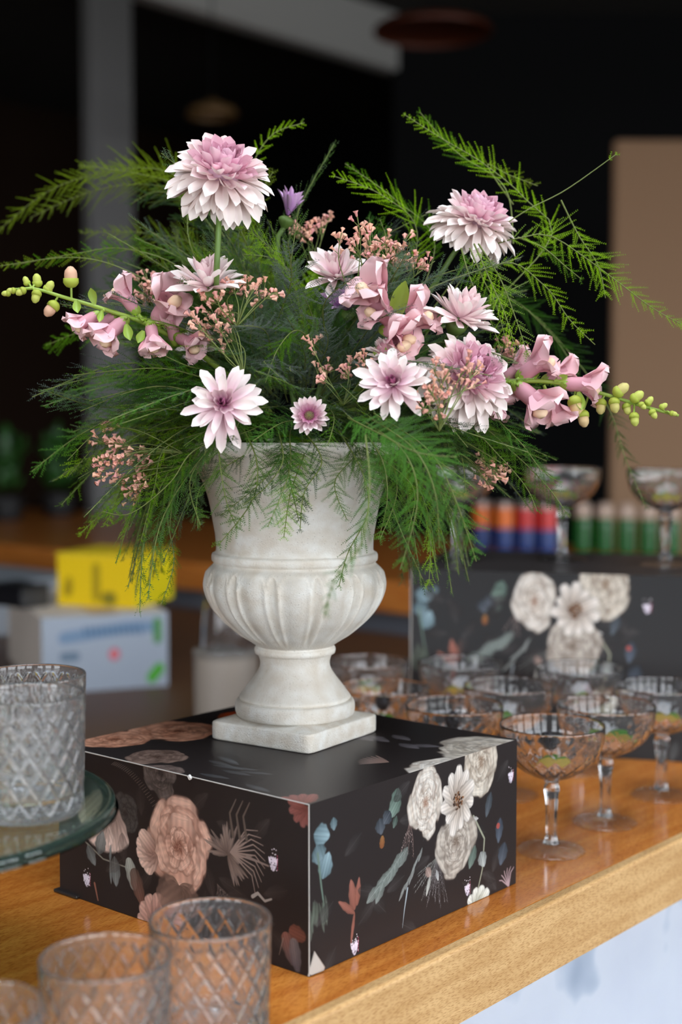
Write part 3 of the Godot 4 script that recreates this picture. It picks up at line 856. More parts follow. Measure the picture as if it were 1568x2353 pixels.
# ---------------------------------------------------------------- the urn
func urn() -> void:
	var o := Vector3(-0.9525, HC + 0.147, -1.0515)
	var t := thing("urn", "whitewashed concrete urn with fluted bowl and square foot, full of flowers", "urn", o)
	# square foot with soft edges and a top that rises to the middle
	var m := MB.new()
	var n := 96
	var rows := [[0.0, 0.0588], [0.0008, 0.0602], [0.002, 0.0608], [0.009, 0.0609], [0.0165, 0.0607], [0.0180, 0.0602], [0.0187, 0.0592], [0.0200, 0.054], [0.0225, 0.044], [0.026, 0.02]]
	var nz := FastNoiseLite.new()
	nz.frequency = 40.0
	for r in rows:
		for j in n:
			var a := TAU * j / n + PI / 4
			var c := Vector2(cos(a), sin(a))
			var k := 1.0 / pow(pow(absf(c.x), 26.0) + pow(absf(c.y), 26.0), 1.0 / 26.0)
			var q: Vector2 = c * k * r[1]
			m.p(Vector3(q.x, r[0], q.y) * (1.0 + 0.004 * nz.get_noise_2d(q.x, q.y + r[0])))
	m.c.fill(Color(0.9, 0.9, 0.9))
	m.grid(rows.size(), n, 0, true)
	var bc := m.p(Vector3.ZERO)
	for j in n:
		m.t(bc, j, (j + 1) % n)
	obj("square_foot", m.mesh(), M.concrete_white, t, Transform3D(Basis(Vector3.UP, deg_to_rad(6.5)), Vector3.ZERO))
	var prof := [[48, 20], [57.4, 22.5], [59.6, 25], [60.4, 30], [59.9, 35], [58.2, 37.8], [55.2, 38.6], [54.6, 39.0], [55.8, 39.6], [56.2, 40.6], [54.9, 42.6], [52.0, 46.2], [48.6, 51], [43.2, 58], [38.6, 64.5], [35.8, 70], [35.0, 75], [36.0, 80], [37.6, 83.6], [38.0, 84.0], [40.2, 84.6], [40.9, 87.5], [40.3, 90.5], [38.6, 91.4], [38.9, 92.6], [45, 97], [59.5, 108], [74.8, 122.5], [84.5, 137], [89.3, 151.5], [88.4, 163], [85.5, 170.6], [81.6, 174.6], [80.9, 176.4], [81.2, 177.2], [82.8, 178.4], [83.2, 182], [82.4, 185.4], [79.4, 186.6], [78.7, 188], [78.6, 192], [79.4, 204], [81.6, 217], [84.6, 234], [89, 250], [95, 264], [102, 275], [107.6, 284], [110, 290], [109.6, 294.5], [107.6, 297], [104, 297], [101.5, 294], [97, 282], [86, 262], [78, 240], [72, 200], [70, 150], [30, 120], [0, 116]]
	var mp := []
	for a in prof:
		mp.append([a[0] / 1000.0, a[1] / 1000.0])
	var flute := func(r: float, y: float, th: float, _i: int) -> Vector3:
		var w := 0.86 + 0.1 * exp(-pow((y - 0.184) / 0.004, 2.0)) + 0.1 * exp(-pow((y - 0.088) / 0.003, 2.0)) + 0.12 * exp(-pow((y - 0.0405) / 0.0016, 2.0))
		if y > 0.0945 and y < 0.174 and r > 0.04 and _i < 175:
			var cell := fposmod(th / TAU * 13.0 + 0.624, 1.0)
			var wide := 0.70
			var dd: float
			var h := 0.0
			if cell < wide:
				dd = minf(cell, wide - cell)
				h = 0.0020 * smoothstep(0.06, 0.33, dd)
			else:
				dd = minf(cell - wide, 1.0 - cell)
				h = -0.0026 * smoothstep(0.03, 0.14, dd)
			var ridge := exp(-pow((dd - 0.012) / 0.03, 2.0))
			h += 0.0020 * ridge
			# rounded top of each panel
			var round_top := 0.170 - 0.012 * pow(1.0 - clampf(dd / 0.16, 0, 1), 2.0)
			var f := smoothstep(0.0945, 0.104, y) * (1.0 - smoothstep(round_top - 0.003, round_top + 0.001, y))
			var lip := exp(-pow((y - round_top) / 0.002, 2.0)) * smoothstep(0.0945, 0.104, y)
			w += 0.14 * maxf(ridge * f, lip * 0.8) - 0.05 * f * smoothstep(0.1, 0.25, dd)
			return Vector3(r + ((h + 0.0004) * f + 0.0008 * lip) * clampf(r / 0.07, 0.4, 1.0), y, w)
		return Vector3(r, y, w)
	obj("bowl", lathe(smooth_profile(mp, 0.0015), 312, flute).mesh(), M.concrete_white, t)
	var foam := thing("flower_foam", "dark green flower foam inside the urn, hidden beneath the ferns", "foam", o + Vector3(0, 0.2, 0))
	obj("foam_block", lathe(smooth_profile([[0, 0], [0.06, 0.0], [0.07, 0.02], [0.074, 0.06], [0.05, 0.068], [0, 0.07]], 0.01), 32).mesh(), mat("foam", Color(0.1, 0.15, 0.07), 0.9), foam)

# ---------------------------------------------------------------- glassware
func tumbler_mesh() -> ArrayMesh:
	var H := 0.095
	var R := 0.046
	var prof := [[0.0, 0.0012], [0.03, 0.001], [0.038, 0.0], [0.0415, 0.0008], [0.0432, 0.003]]
	for i in 82:
		var f := i / 81.0
		prof.append([lerpf(0.0436, R, f), lerpf(0.005, H - 0.0015, f)])
	prof.append_array([[R - 0.0004, H - 0.0006], [R - 0.0012, H], [R - 0.002, H - 0.0005], [R - 0.0024, H - 0.0015]])
	for i in 9:
		var f := i / 8.0
		prof.append([lerpf(R - 0.0029, 0.0385, f), lerpf(H - 0.004, 0.019, f)])
	prof.append_array([[0.0365, 0.0155], [0.03, 0.0142], [0.015, 0.0138], [0.0, 0.0138]])
	for a in prof:
		a[0] = maxf(a[0], 0.00003)
	var cut := func(r: float, y: float, th: float, i: int) -> Vector2:
		if i < 5 or i > 86:
			return Vector2(r, y)
		var a := th / TAU * 18.0
		var b := (y - 0.02) / 0.0235
		var d1 := absf(fposmod(a + b, 1.0) - 0.5) * 2.0
		var d2 := absf(fposmod(a - b, 1.0) - 0.5) * 2.0
		var g := maxf(1.0 - d1 / 0.26, 0.0)
		g = maxf(g, maxf(1.0 - d2 / 0.26, 0.0))
		var f := smoothstep(0.006, 0.012, y) * (1.0 - smoothstep(0.0845, 0.0875, y))
		return Vector2(r - 0.0014 * g * f, y)
	return lathe(prof, 360, cut).mesh()

func coupe_meshes() -> Array:      # bowl with stem, and foot
	var pts := [[0.0, 0.0085], [0.0098, 0.0085], [0.0085, 0.011], [0.0068, 0.017], [0.0064, 0.03], [0.0066, 0.045], [0.0074, 0.058], [0.0088, 0.066], [0.0086, 0.072], [0.0076, 0.0755], [0.0095, 0.0785], [0.02, 0.0822], [0.034, 0.0895], [0.046, 0.1005], [0.0535, 0.114], [0.0562, 0.128], [0.0566, 0.1375], [0.0561, 0.1388], [0.0554, 0.1382], [0.0549, 0.134], [0.0542, 0.127], [0.0515, 0.115], [0.044, 0.1025], [0.032, 0.0922], [0.018, 0.0858], [0.006, 0.0838], [0.0, 0.0836]]
	var pr := smooth_profile(pts, 0.0017)
	var inner := 0
	for i in pr.size():
		if pr[i][1] >= 0.1385:
			inner = i
	var cut := func(r: float, y: float, th: float, i: int) -> Vector2:
		if i > inner:
			return Vector2(r, y)
		if y > 0.079:      # faceted lower bowl
			var a := th / TAU * 20.0
			var b := (y - 0.08) / 0.02
			var d1 := absf(fposmod(a + b, 1.0) - 0.5) * 2.0
			var d2 := absf(fposmod(a - b, 1.0) - 0.5) * 2.0
			var g := maxf(maxf(1.0 - d1 / 0.34, 0.0), maxf(1.0 - d2 / 0.34, 0.0))
			return Vector2(r - 0.001 * g * smoothstep(0.08, 0.086, y) * (1.0 - smoothstep(0.113, 0.118, y)), y)
		if y > 0.009 and r < 0.0095:      # six-sided stem
			var c := fposmod(th, TAU / 6) - TAU / 12
			return Vector2(r * lerpf(1.0, 0.93 / cos(c) / 0.99, 0.9), y)
		return Vector2(r, y)
	var ray_cut := func(r: float, y: float, th: float, _i: int) -> Vector2:      # rayed foot
		if y > 0.0021 and r > 0.009:
			return Vector2(r, y - 0.0009 * pow(0.5 + 0.5 * cos(th * 16.0), 2.0) * smoothstep(0.009, 0.014, r) * (1.0 - smoothstep(0.030, 0.0345, r)))
		return Vector2(r, y)
	var foot := smooth_profile([[0.0, 0.0012], [0.02, 0.0009], [0.034, 0.0002], [0.0365, 0.0003], [0.0368, 0.0014], [0.035, 0.0024], [0.02, 0.0052], [0.012, 0.0074], [0.0098, 0.0084], [0.0, 0.0084]], 0.0017)
	return [lathe(pr, 160, cut).mesh(), lathe(foot, 192, ray_cut).mesh()]

func lime_mesh() -> Array:      # wedge: flesh and rind
	var fl := MB.new()
	var ri := MB.new()
	var R := 0.019
	var n := 10
	var k := 6
	for side in [-1.0, 1.0]:
		var a0 := fl.v.size()
		for i in n + 1:
			var a := PI * i / n
			fl.p(Vector3(cos(a) * R, sin(a) * R * 0.55, side * 0.0002 + side * 0.0075 * sin(a)))
		var c := fl.p(Vector3(0, 0, 0))
		for i in n:
			if side > 0:
				fl.t(c, a0 + i, a0 + i + 1)
			else:
				fl.t(c, a0 + i + 1, a0 + i)
	for i in n + 1:
		var a := PI * i / n
		for j in k + 1:
			var f := j / float(k) * 2 - 1
			var b := 1.0 + 0.16 * (1 - f * f) * sin(a)
			ri.p(Vector3(cos(a) * R * 1.02, sin(a) * R * 0.56 * b, f * (0.0002 + 0.0076 * sin(a))))
	for i in n:
		for j in k:
			ri.q(i * (k + 1) + j, i * (k + 1) + j + 1, (i + 1) * (k + 1) + j + 1, (i + 1) * (k + 1) + j)
	return [fl.mesh(), ri.mesh()]

func berry_mesh() -> ArrayMesh:
	var m := MB.new()
	var b := MB.new()
	lathe([[0.00003, -1], [0.5, -0.86], [0.87, -0.5], [1, 0], [0.87, 0.5], [0.5, 0.86], [0.00003, 1]], 8, null, b)
	for i in 46:
		var y := 1.0 - 2.0 * (i + 0.5) / 46
		var a := i * 2.39996
		var r := sqrt(1 - y * y)
		var p := Vector3(r * cos(a) * 0.0075, y * 0.0095, r * sin(a) * 0.0075)
		m.add(b, Transform3D(Basis().scaled(Vector3.ONE * 0.0026), p))
	return m.mesh()

func glasses() -> void:
	# ---- tumblers
	var tm := tumbler_mesh()
	var first := thing("tumbler", "cut-glass tumbler standing beside the front corner of the floral box", "glass", Vector3.ZERO, "cut-glass tumblers")
	obj("glass_body", tm, M.cut_glass, first)
	first.position = on(483, 2109, 0.095) * Vector3(1, 0, 1) + Vector3(0, HC + 0.0004, 0)
	dup(first, "cut-glass tumbler at the lower left, second from the left in the front row", on(242, 2196, 0.095) * Vector3(1, 0, 1) + Vector3(0, HC + 0.0004, 0), 0.13)
	dup(first, "blurred cut-glass tumbler cut off by the lower left corner of the photo", on(-67, 2315, 0.095) * Vector3(1, 0, 1) + Vector3(0, HC + 0.0004, 0), 0.05)
	# ---- glass cake stand
	var ph := 0.160
	var cs := thing("cake_stand", "round clear glass cake stand with greenish rim, carrying tumblers at the left", "cake stand", Vector3.ZERO)
	var c := at(-290, 1850, 1.13)
	cs.position = Vector3(c.x, HC, c.z)
	var R := 0.19
	obj("plate", lathe(smooth_profile([[0.0, ph - 0.009], [0.02, ph - 0.009], [R - 0.012, ph - 0.009], [R - 0.003, ph - 0.0085], [R - 0.0006, ph - 0.0065], [R, ph - 0.0045], [R - 0.0006, ph - 0.0015], [R - 0.003, ph], [R - 0.006, ph - 0.0003], [R - 0.009, ph - 0.0012], [0.02, ph - 0.0012], [0.0, ph - 0.0012]], 0.004), 160).mesh(), M.green_glass, cs)
	obj("pedestal", lathe(smooth_profile([[0.0, 0.0005], [0.07, 0.0005], [0.075, 0.003], [0.07, 0.007], [0.03, 0.02], [0.018, 0.05], [0.02, 0.1], [0.035, ph - 0.0145], [0.05, ph - 0.0095], [0.0, ph - 0.0095]], 0.005), 64).mesh(), M.green_glass, cs)
	var y := HC + ph - 0.0008
	var f := on(62, 1865, ph)
	dup(first, "nearer cut-glass tumbler on the glass cake stand, blurred", Vector3(f.x, y, f.z), 0.1)
	f = on(70, 1544, ph + 0.095)
	dup(first, "farther cut-glass tumbler on the glass cake stand, with a sharp rim", Vector3(f.x, y, f.z), 0.21)
	# ---- coupes
	var cm := coupe_meshes()
	var lm := lime_mesh()
	mat("lime_flesh", Color(0.86, 0.80, 0.36), 0.35)
	mat("lime_rind", Color(0.22, 0.42, 0.07), 0.4)
	mat("berry", Color(0.10, 0.075, 0.10), 0.28)
	var bm := berry_mesh()
	var rows := [
		[1267, 1956, 0.0, "coupe glass nearest the viewer, beside the floral box's right corner", "the coupe nearest the viewer", [0.004, 0.6, 1], true],
		[1390, 1892, 0.0, "coupe glass second along the counter edge from the floral box", "the second coupe along the counter edge", [-0.01, 1.2, 2], false],
		[1520, 1830, 0.0, "coupe glass third along the counter edge, at the right margin", "the third coupe along the counter edge", [0.008, 0.3, 1], false],
		[1168, 1829, 0.0, "coupe glass behind the nearest one, its foot beside the box's right edge", "the coupe just behind the nearest one", [0.0, 2.2, 1], false],
		[1043, 1893, 0.0, "coupe glass right behind the floral box, stem hidden by it", "the coupe hidden behind the box up to its bowl", [-0.006, 0.9, 1], true],
		[880, 1835, 0.0, "coupe glass at the right of the urn's square foot, partly hidden", "the coupe beside the urn's foot", [0.0, 0.2, 1], true],
		[1331, 1772, 0.0, "coupe glass in the back row before the white printed flowers", "the back-row coupe before the white printed flowers", [0.004, 1.7, 1], false],
		[1058, 1755, 0.0, "coupe glass in the back row near the tall box's left edge", "the back-row coupe near the tall box's left edge", [-0.004, 0.4, 1], false],
		[846, 1752, 0.0, "coupe glass in the back row just right of the urn's neck", "the back-row coupe right of the urn's neck", [0.0, 0.4, 1], false],
		[1050, 1287, 0.253, "left coupe on top of the tall floral box, behind fern fronds", "the left coupe on the tall box", [0.0, 0.4, 1], false],
		[1291, 1288, 0.253, "middle coupe on top of the tall floral box", "the middle coupe on the tall box", [0.006, 0.0, 1], false],
		[1530, 1300, 0.253, "right coupe on top of the tall floral box, cut by the margin", "the right coupe on the tall box", [0.0, 0.7, 1], false]]
	var coupe: Node3D
	var wedge: Node3D
	var berry: Node3D
	for k in rows.size():
		var r = rows[k]
		var p := on(r[0], r[1], r[2])
		p.y = HC + r[2] + 0.0006
		if coupe == null:
			coupe = thing("coupe_glass", r[3], "glass", p, "stemmed cut-glass coupes")
			obj("bowl", cm[0], M.glass, coupe)
			obj("foot", cm[1], M.clear_pane, coupe)
		else:
			dup(coupe, r[3], p, k * 0.13)
		for n in r[5][2]:
			var turn: float = r[5][1] + n * 1.9
			var off := Vector3(r[5][0] + n * 0.024, 0.0935 + n * 0.003, 0.004 - n * 0.012)
			var lb: String = "lime wedge lying in " + r[4] + ("" if n == 0 else ", right one of two")
			if wedge == null:
				wedge = thing("lime_wedge", lb, "lime", p + off, "lime wedges in the coupes")
				obj("flesh", lm[0], M.lime_flesh, wedge)
				obj("rind", lm[1], M.lime_rind, wedge)
				wedge.rotation = Vector3(0, turn, 0)
			else:
				dup(wedge, lb, p + off, turn)
		if r[6]:
			var off := Vector3(-0.018, 0.113, -0.022)
			if berry == null:
				berry = thing("blackberry", "blackberry resting in " + r[4], "blackberry", p + off, "blackberries in the coupes")
				obj("drupelets", bm, M.berry, berry)
				berry.rotation = Vector3(0.5, 0, 0.4)
			else:
				dup(berry, "blackberry resting in " + r[4], p + off, 1.0)

# ---------------------------------------------------------------- behind the bar
func back_bar() -> void:
	# lower work bench between the counters
	struct("trim_4", slab(Vector3(-3.6, 0, -3.1), Vector3(-1.40, HC - 0.14, -0.6), 0.005).mesh(), M.bench, "dark lower work bench behind the counter, holding cartons", "bench")
	var bt := HC - 0.14
	# white carton
	var t := thing("carton", "white carton with pale blue lettering and a red dot on the bench", "carton", Vector3(-2.353, bt, -2.171))
	t.rotation.y = -0.495
	var p := Paper.new(0.3, 0.16, 800, Color(0.60, 0.63, 0.67), 31)
	p.line([Vector2(0.05, 0.045), Vector2(0.2, 0.03), Vector2(0.27, 0.03)], 0.013, 0.012, Color(0.45, 0.53, 0.62), 0.5)
	for i in 11:
		p.line([Vector2(0.1 + i * 0.013, 0.025), Vector2(0.104 + i * 0.013, 0.045)], 0.003, 0.003, Color(0.3, 0.4, 0.5), 0.6)
	p.dot(0.17, 0.085, 0.013, Color(0.75, 0.35, 0.38))
	p.dot(0.17, 0.085, 0.006, Color(0.82, 0.5, 0.52))
	p.line([Vector2(0.05, 0.085), Vector2(0.08, 0.085)], 0.01, 0.01, Color(0.4, 0.46, 0.52), 0.7)
	p.line([Vector2(0.275, 0.02), Vector2(0.275, 0.06)], 0.01, 0.01, Color(0.3, 0.5, 0.28), 0.6)
	p.line([Vector2(0.26, 0.14), Vector2(0.28, 0.12)], 0.012, 0.012, Color(0.3, 0.6, 0.2), 0.8)
	printed_box(t, Vector3(-0.50, 0, 0.0), Vector3(0.0, 0.168, 0.282), {"right": print_mat("carton_print", p, 0.6)}, mat("carton_white", Color(0.78, 0.73, 0.68), 0.7))
	obj("packing_tape", slab(Vector3(-0.502, 0.1682, 0.11), Vector3(0.0015, 0.1690, 0.17), 0.0002).mesh(), mat("tape", Color(0.70, 0.60, 0.52), 0.4), t)
	# yellow carton on it
	var yb := thing("carton", "bright yellow carton standing on top of the white carton", "carton", Vector3.ZERO)
	var yo := at(312, 1398, 3.24)
	yb.transform = Transform3D(Basis(Vector3.UP, deg_to_rad(22)), Vector3(yo.x, bt + 0.169, yo.z))
	var p2 := Paper.new(0.24, 0.12, 600, Color(0.86, 0.72, 0.03), 41)
	p2.petal(0.03, 0.1, -1.4, 0.05, 0.014, Color(0.5, 0.42, 0.03), Color(0.6, 0.5, 0.03), 0.8)
	p2.line([Vector2(0.12, 0.03), Vector2(0.12, 0.1)], 0.012, 0.012, Color(0.62, 0.53, 0.05), 0.7)
	p2.line([Vector2(0.15, 0.1), Vector2(0.17, 0.1)], 0.015, 0.015, Color(0.5, 0.45, 0.1), 0.8)
	printed_box(yb, Vector3(-0.20, 0.0005, -0.2), Vector3(0, 0.121, 0), {"side": print_mat("yellow_print", p2, 0.5)}, mat("yellow_card", Color(0.88, 0.80, 0.05), 0.5))
	obj("lid_fold", slab(Vector3(-0.202, 0.115, -0.202), Vector3(0.002, 0.1225, 0.002), 0.001).mesh(), mat("yellow_lid", Color(0.86, 0.74, 0.03), 0.5), yb)
	# canister with an upturned glass
	var cp := at(520, 1492, 2.75)
	var can := thing("canister", "beige canister under the upturned plain glass, left of the urn's neck", "canister", Vector3(cp.x, bt, cp.z))
	var ch := cp.y - bt
	obj("body", lathe(smooth_profile([[0, 0], [0.06, 0], [0.062, 0.004], [0.062, ch - 0.012], [0.06, ch - 0.008], [0, ch - 0.008]], 0.01), 40).mesh(), mat("beige", Color(0.60, 0.55, 0.50), 0.5), can)
	obj("lid", lathe(smooth_profile([[0, ch - 0.009], [0.0635, ch - 0.009], [0.064, ch - 0.002], [0.062, ch], [0, ch]], 0.006), 40).mesh(), mat("beige_lid", Color(0.5, 0.47, 0.44), 0.4), can)
	var g := thing("plain_glass", "plain clear glass standing upside down on the beige canister", "glass", Vector3(cp.x, bt + ch + 0.0005, cp.z))
	obj("glass_body", lathe(smooth_profile([[0.0445, 0.001], [0.0455, 0.0], [0.0465, 0.001], [0.044, 0.06], [0.038, 0.11], [0.036, 0.113], [0.0, 0.114], [0.0, 0.104], [0.034, 0.102], [0.042, 0.058], [0.0445, 0.001]], 0.006), 64).mesh(), M.glass, g)
	# steel unit and black tray at far left
	var su := at(-40, 1400, 4.1)
	var st := thing("steel_unit", "grey steel bar unit behind the cartons at the left edge", "bar unit", Vector3(su.x, 0, su.z))
	obj("cabinet", slab(Vector3(-0.7, bt, -0.2), Vector3(0.2, HC + 0.0, 0.2), 0.006).mesh(), mat("steel", Color(0.62, 0.64, 0.66), 0.45, 0.3), st)
	obj("top_plate", slab(Vector3(-0.71, HC + 0.0, -0.21), Vector3(0.21, HC + 0.008, 0.21), 0.002).mesh(), M.steel, st)
	var bk := at(62, 1398, 3.28)
	var tr := thing("tray", "black plastic tray standing on the white carton's left end", "tray", Vector3(bk.x, bt + 0.169, bk.z))
	obj("tray_wall", slab(Vector3(-0.09, 0.0005, -0.04), Vector3(0.035, 0.045, 0.04), 0.004).mesh(), mat("black_plastic", Color(0.07, 0.07, 0.085), 0.4), tr)
	obj("tray_rim", slab(Vector3(-0.094, 0.045, -0.044), Vector3(0.039, 0.050, 0.044), 0.001).mesh(), M.black_plastic, tr)
	# tall cans and green bottles
	var cans := [[1110, 1258, "orange"], [1160, 1262, "orange"], [1210, 1264, "red"], [1257, 1266, "red"]]
	mat("can_blue", Color(0.12, 0.22, 0.45), 0.35)
	mat("can_orange", Color(0.85, 0.42, 0.12), 0.35)
	mat("can_red", Color(0.75, 0.16, 0.15), 0.35)
	mat("can_metal", Color(0.75, 0.68, 0.64), 0.35, 0.6)
	var words := ["first from the left", "second from the left", "third from the left", "rightmost"]
	for i in 4:
		var cpos := on(cans[i][0], cans[i][1] + 4, 0.0)
		var k: String = cans[i][2]
		var o := thing("drink_can", "blurred blue and %s drink can on the back counter, %s of four" % [k, words[i]], "can", Vector3(cpos.x, HC + 0.0005, cpos.z), "drink cans on the back counter")
		obj("lower_band", lathe(smooth_profile([[0, 0.001], [0.026, 0.0], [0.034, 0.008], [0.0345, 0.02], [0.0345, 0.08]], 0.01), 24).mesh(), M.can_blue, o)
		obj("upper_band", lathe(smooth_profile([[0.0345, 0.08], [0.0345, 0.145], [0.034, 0.15]], 0.01), 24).mesh(), M["can_" + k], o)
		obj("lid", lathe(smooth_profile([[0.034, 0.15], [0.0275, 0.165], [0.027, 0.168], [0.025, 0.168], [0.024, 0.164], [0, 0.164]], 0.006), 24).mesh(), M.can_metal, o)
	var gb := glass_mat("bottle_green", Color(0.02, 0.33, 0.07), 0.55)
	mat("bottle_cap", Color(0.72, 0.62, 0.55), 0.4)
	var bw := ["behind the middle coupe's stem", "second from the left", "third from the left", "fourth from the left", "at the right margin"]
	var bx := [1340, 1390, 1440, 1490, 1540]
	for i in 5:
		var q := on(bx[i], 1268 + i * 2, 0.0)
		var o := thing("green_bottle", "blurred small green glass bottle on the back counter, " + bw[i], "bottle", Vector3(q.x, HC + 0.0005, q.z), "green bottles on the back counter")
		obj("bottle_body", lathe(smooth_profile([[0, 0.001], [0.03, 0.0], [0.033, 0.006], [0.033, 0.1], [0.028, 0.118], [0.014, 0.132], [0.0125, 0.15], [0, 0.15]], 0.008), 24).mesh(), mat("bottle_mat", Color(0.03, 0.33, 0.08), 0.12) if not M.has("bottle_mat") else M.bottle_mat, o)
		obj("cap", lathe(smooth_profile([[0.026, 0.1185], [0.03, 0.121], [0.028, 0.15], [0.02, 0.168], [0, 0.17]], 0.006), 20).mesh(), M.bottle_cap, o)
	# pendant lamps, unlit
	for a in [["copper_pendant", 995, 66, 6.0, 0.25, Color(0.34, 0.16, 0.09), "unlit copper pendant lamp hanging at the top of the photo"], ["brass_pendant", 488, 258, 6.4, 0.115, Color(0.42, 0.31, 0.17), "small brass pendant lamp hanging dimly above the left pompom bloom"]]:
		var o: Vector3 = at(a[1], a[2], a[3])
		var R: float = a[4]
		var l := thing("pendant_lamp", a[6], "lamp", o)
		var mm := mat(a[0], a[5], 0.45, 0.3)
		obj("shade", lathe(smooth_profile([[R, -0.02], [R * 1.01, -0.01], [R * 0.9, 0.015], [R * 0.5, 0.035], [0.03, 0.045], [0.028, 0.055], [0.0, 0.056]], 0.01), 48).mesh(), mm, l)
		var cd := MB.new()
		tube(cd, PackedVector3Array([Vector3(0, 0.05, 0), Vector3(0, 0.5, 0), Vector3(0, 3.9 - o.y, 0)]), 0.004, 0.004)
		obj("cord", cd.mesh(), M.black_wall, l)
	# potted plants at the left on the back counter
	mat("pot", Color(0.07, 0.07, 0.07), 0.6)
	mat("house_leaf", Color(0.14, 0.30, 0.11), 0.4)
	for a in [[15, 1150, 5.5, "bushy dark green potted plant at the left edge on the back counter", 3], [135, 1140, 5.7, "dark green potted plant beside the grey column on the back counter", 4]]:
		var o: Vector3 = on(a[0], a[1] + 45, 0.0)
		var pl := thing("potted_plant", a[3], "plant", Vector3(o.x, HC + 0.0005, o.z), "potted plants on the back counter")
		obj("pot", lathe(smooth_profile([[0, 0], [0.06, 0], [0.08, 0.09], [0.083, 0.1], [0.075, 0.1], [0.07, 0.085], [0, 0.085]], 0.01), 24).mesh(), M.pot, pl)
		var leaf := petal_mesh(0.13, 0.05, 0.9, 0.2, Color.WHITE, Color.WHITE, 8)
		rng.seed = a[4]
		for i in 60:
			var az := rng.randf() * TAU
			var til := rng.randf_range(0.1, 1.35)
			var d := Vector3(sin(til) * cos(az), cos(til), sin(til) * sin(az))
			var l := obj("leaf", leaf, M.house_leaf, pl, Transform3D(frame_y(d + Vector3(0, 0.1, 0), Vector3.UP).scaled(Vector3.ONE * rng.randf_range(0.6, 0.95)), Vector3(0, 0.1 + rng.randf() * 0.2, 0) + d * 0.045))

# ---------------------------------------------------------------- flowers
# strap petal along +y from the origin; it bends towards +z by bend radians over its length, its edges rise by cup
func petal_mesh(l: float, w: float, bend: float, cup: float, k0: Color, k1: Color, rows := 7, blunt := 0.5, mid := Color(0, 0, 0, 0)) -> ArrayMesh:
	var m := MB.new()
	petal_into(m, l, w, bend, cup, k0, k1, rows, blunt, mid)
	return m.mesh()

func petal_into(m: MB, l: float, w: float, bend: float, cup: float, k0: Color, k1: Color, rows := 7, blunt := 0.5, mid := Color(0, 0, 0, 0), ruffle := 0.0) -> void:
	var s0 := m.v.size()
	var pos := Vector2.ZERO      # (y, z)
	var across := 5
	for i in rows + 1:
		var t := float(i) / rows
		var a := bend * t
		if i > 0:
			pos += Vector2(cos(a - bend * 0.5 / rows), sin(a - bend * 0.5 / rows)) * l / rows
		var hw := w * 0.5 * (0.34 + 0.66 * sin(PI * 0.5 * minf(t / 0.62, 1.0))) * pow(maxf(1.0 - pow(maxf(t - 0.55, 0.0) / 0.45, 3.2), 0.0), blunt)
		hw = maxf(hw, w * 0.05)
		var col := k0.lerp(k1, t)
		if mid.a > 0:
			col = k0.lerp(mid, clampf(t * 2, 0, 1)).lerp(k1, clampf(t * 2 - 1, 0, 1))
		for j in across:
			var s := j / float(across - 1) * 2 - 1
			m.col = col if absf(s) > 0.3 else col * Color(0.96, 0.94, 0.96)
			var z := cup * hw * 2.0 * s * s + ruffle * sin(s * 5.0 + t * 3.0) * t * t
			m.p(Vector3(s * hw, pos.x - sin(a) * z, pos.y + cos(a) * z))
	m.col = Color.WHITE
	m.grid(rows + 1, across, s0, false)

func lin(r: float, g: float, b: float) -> Color:
	return Color(r, g, b).srgb_to_linear()

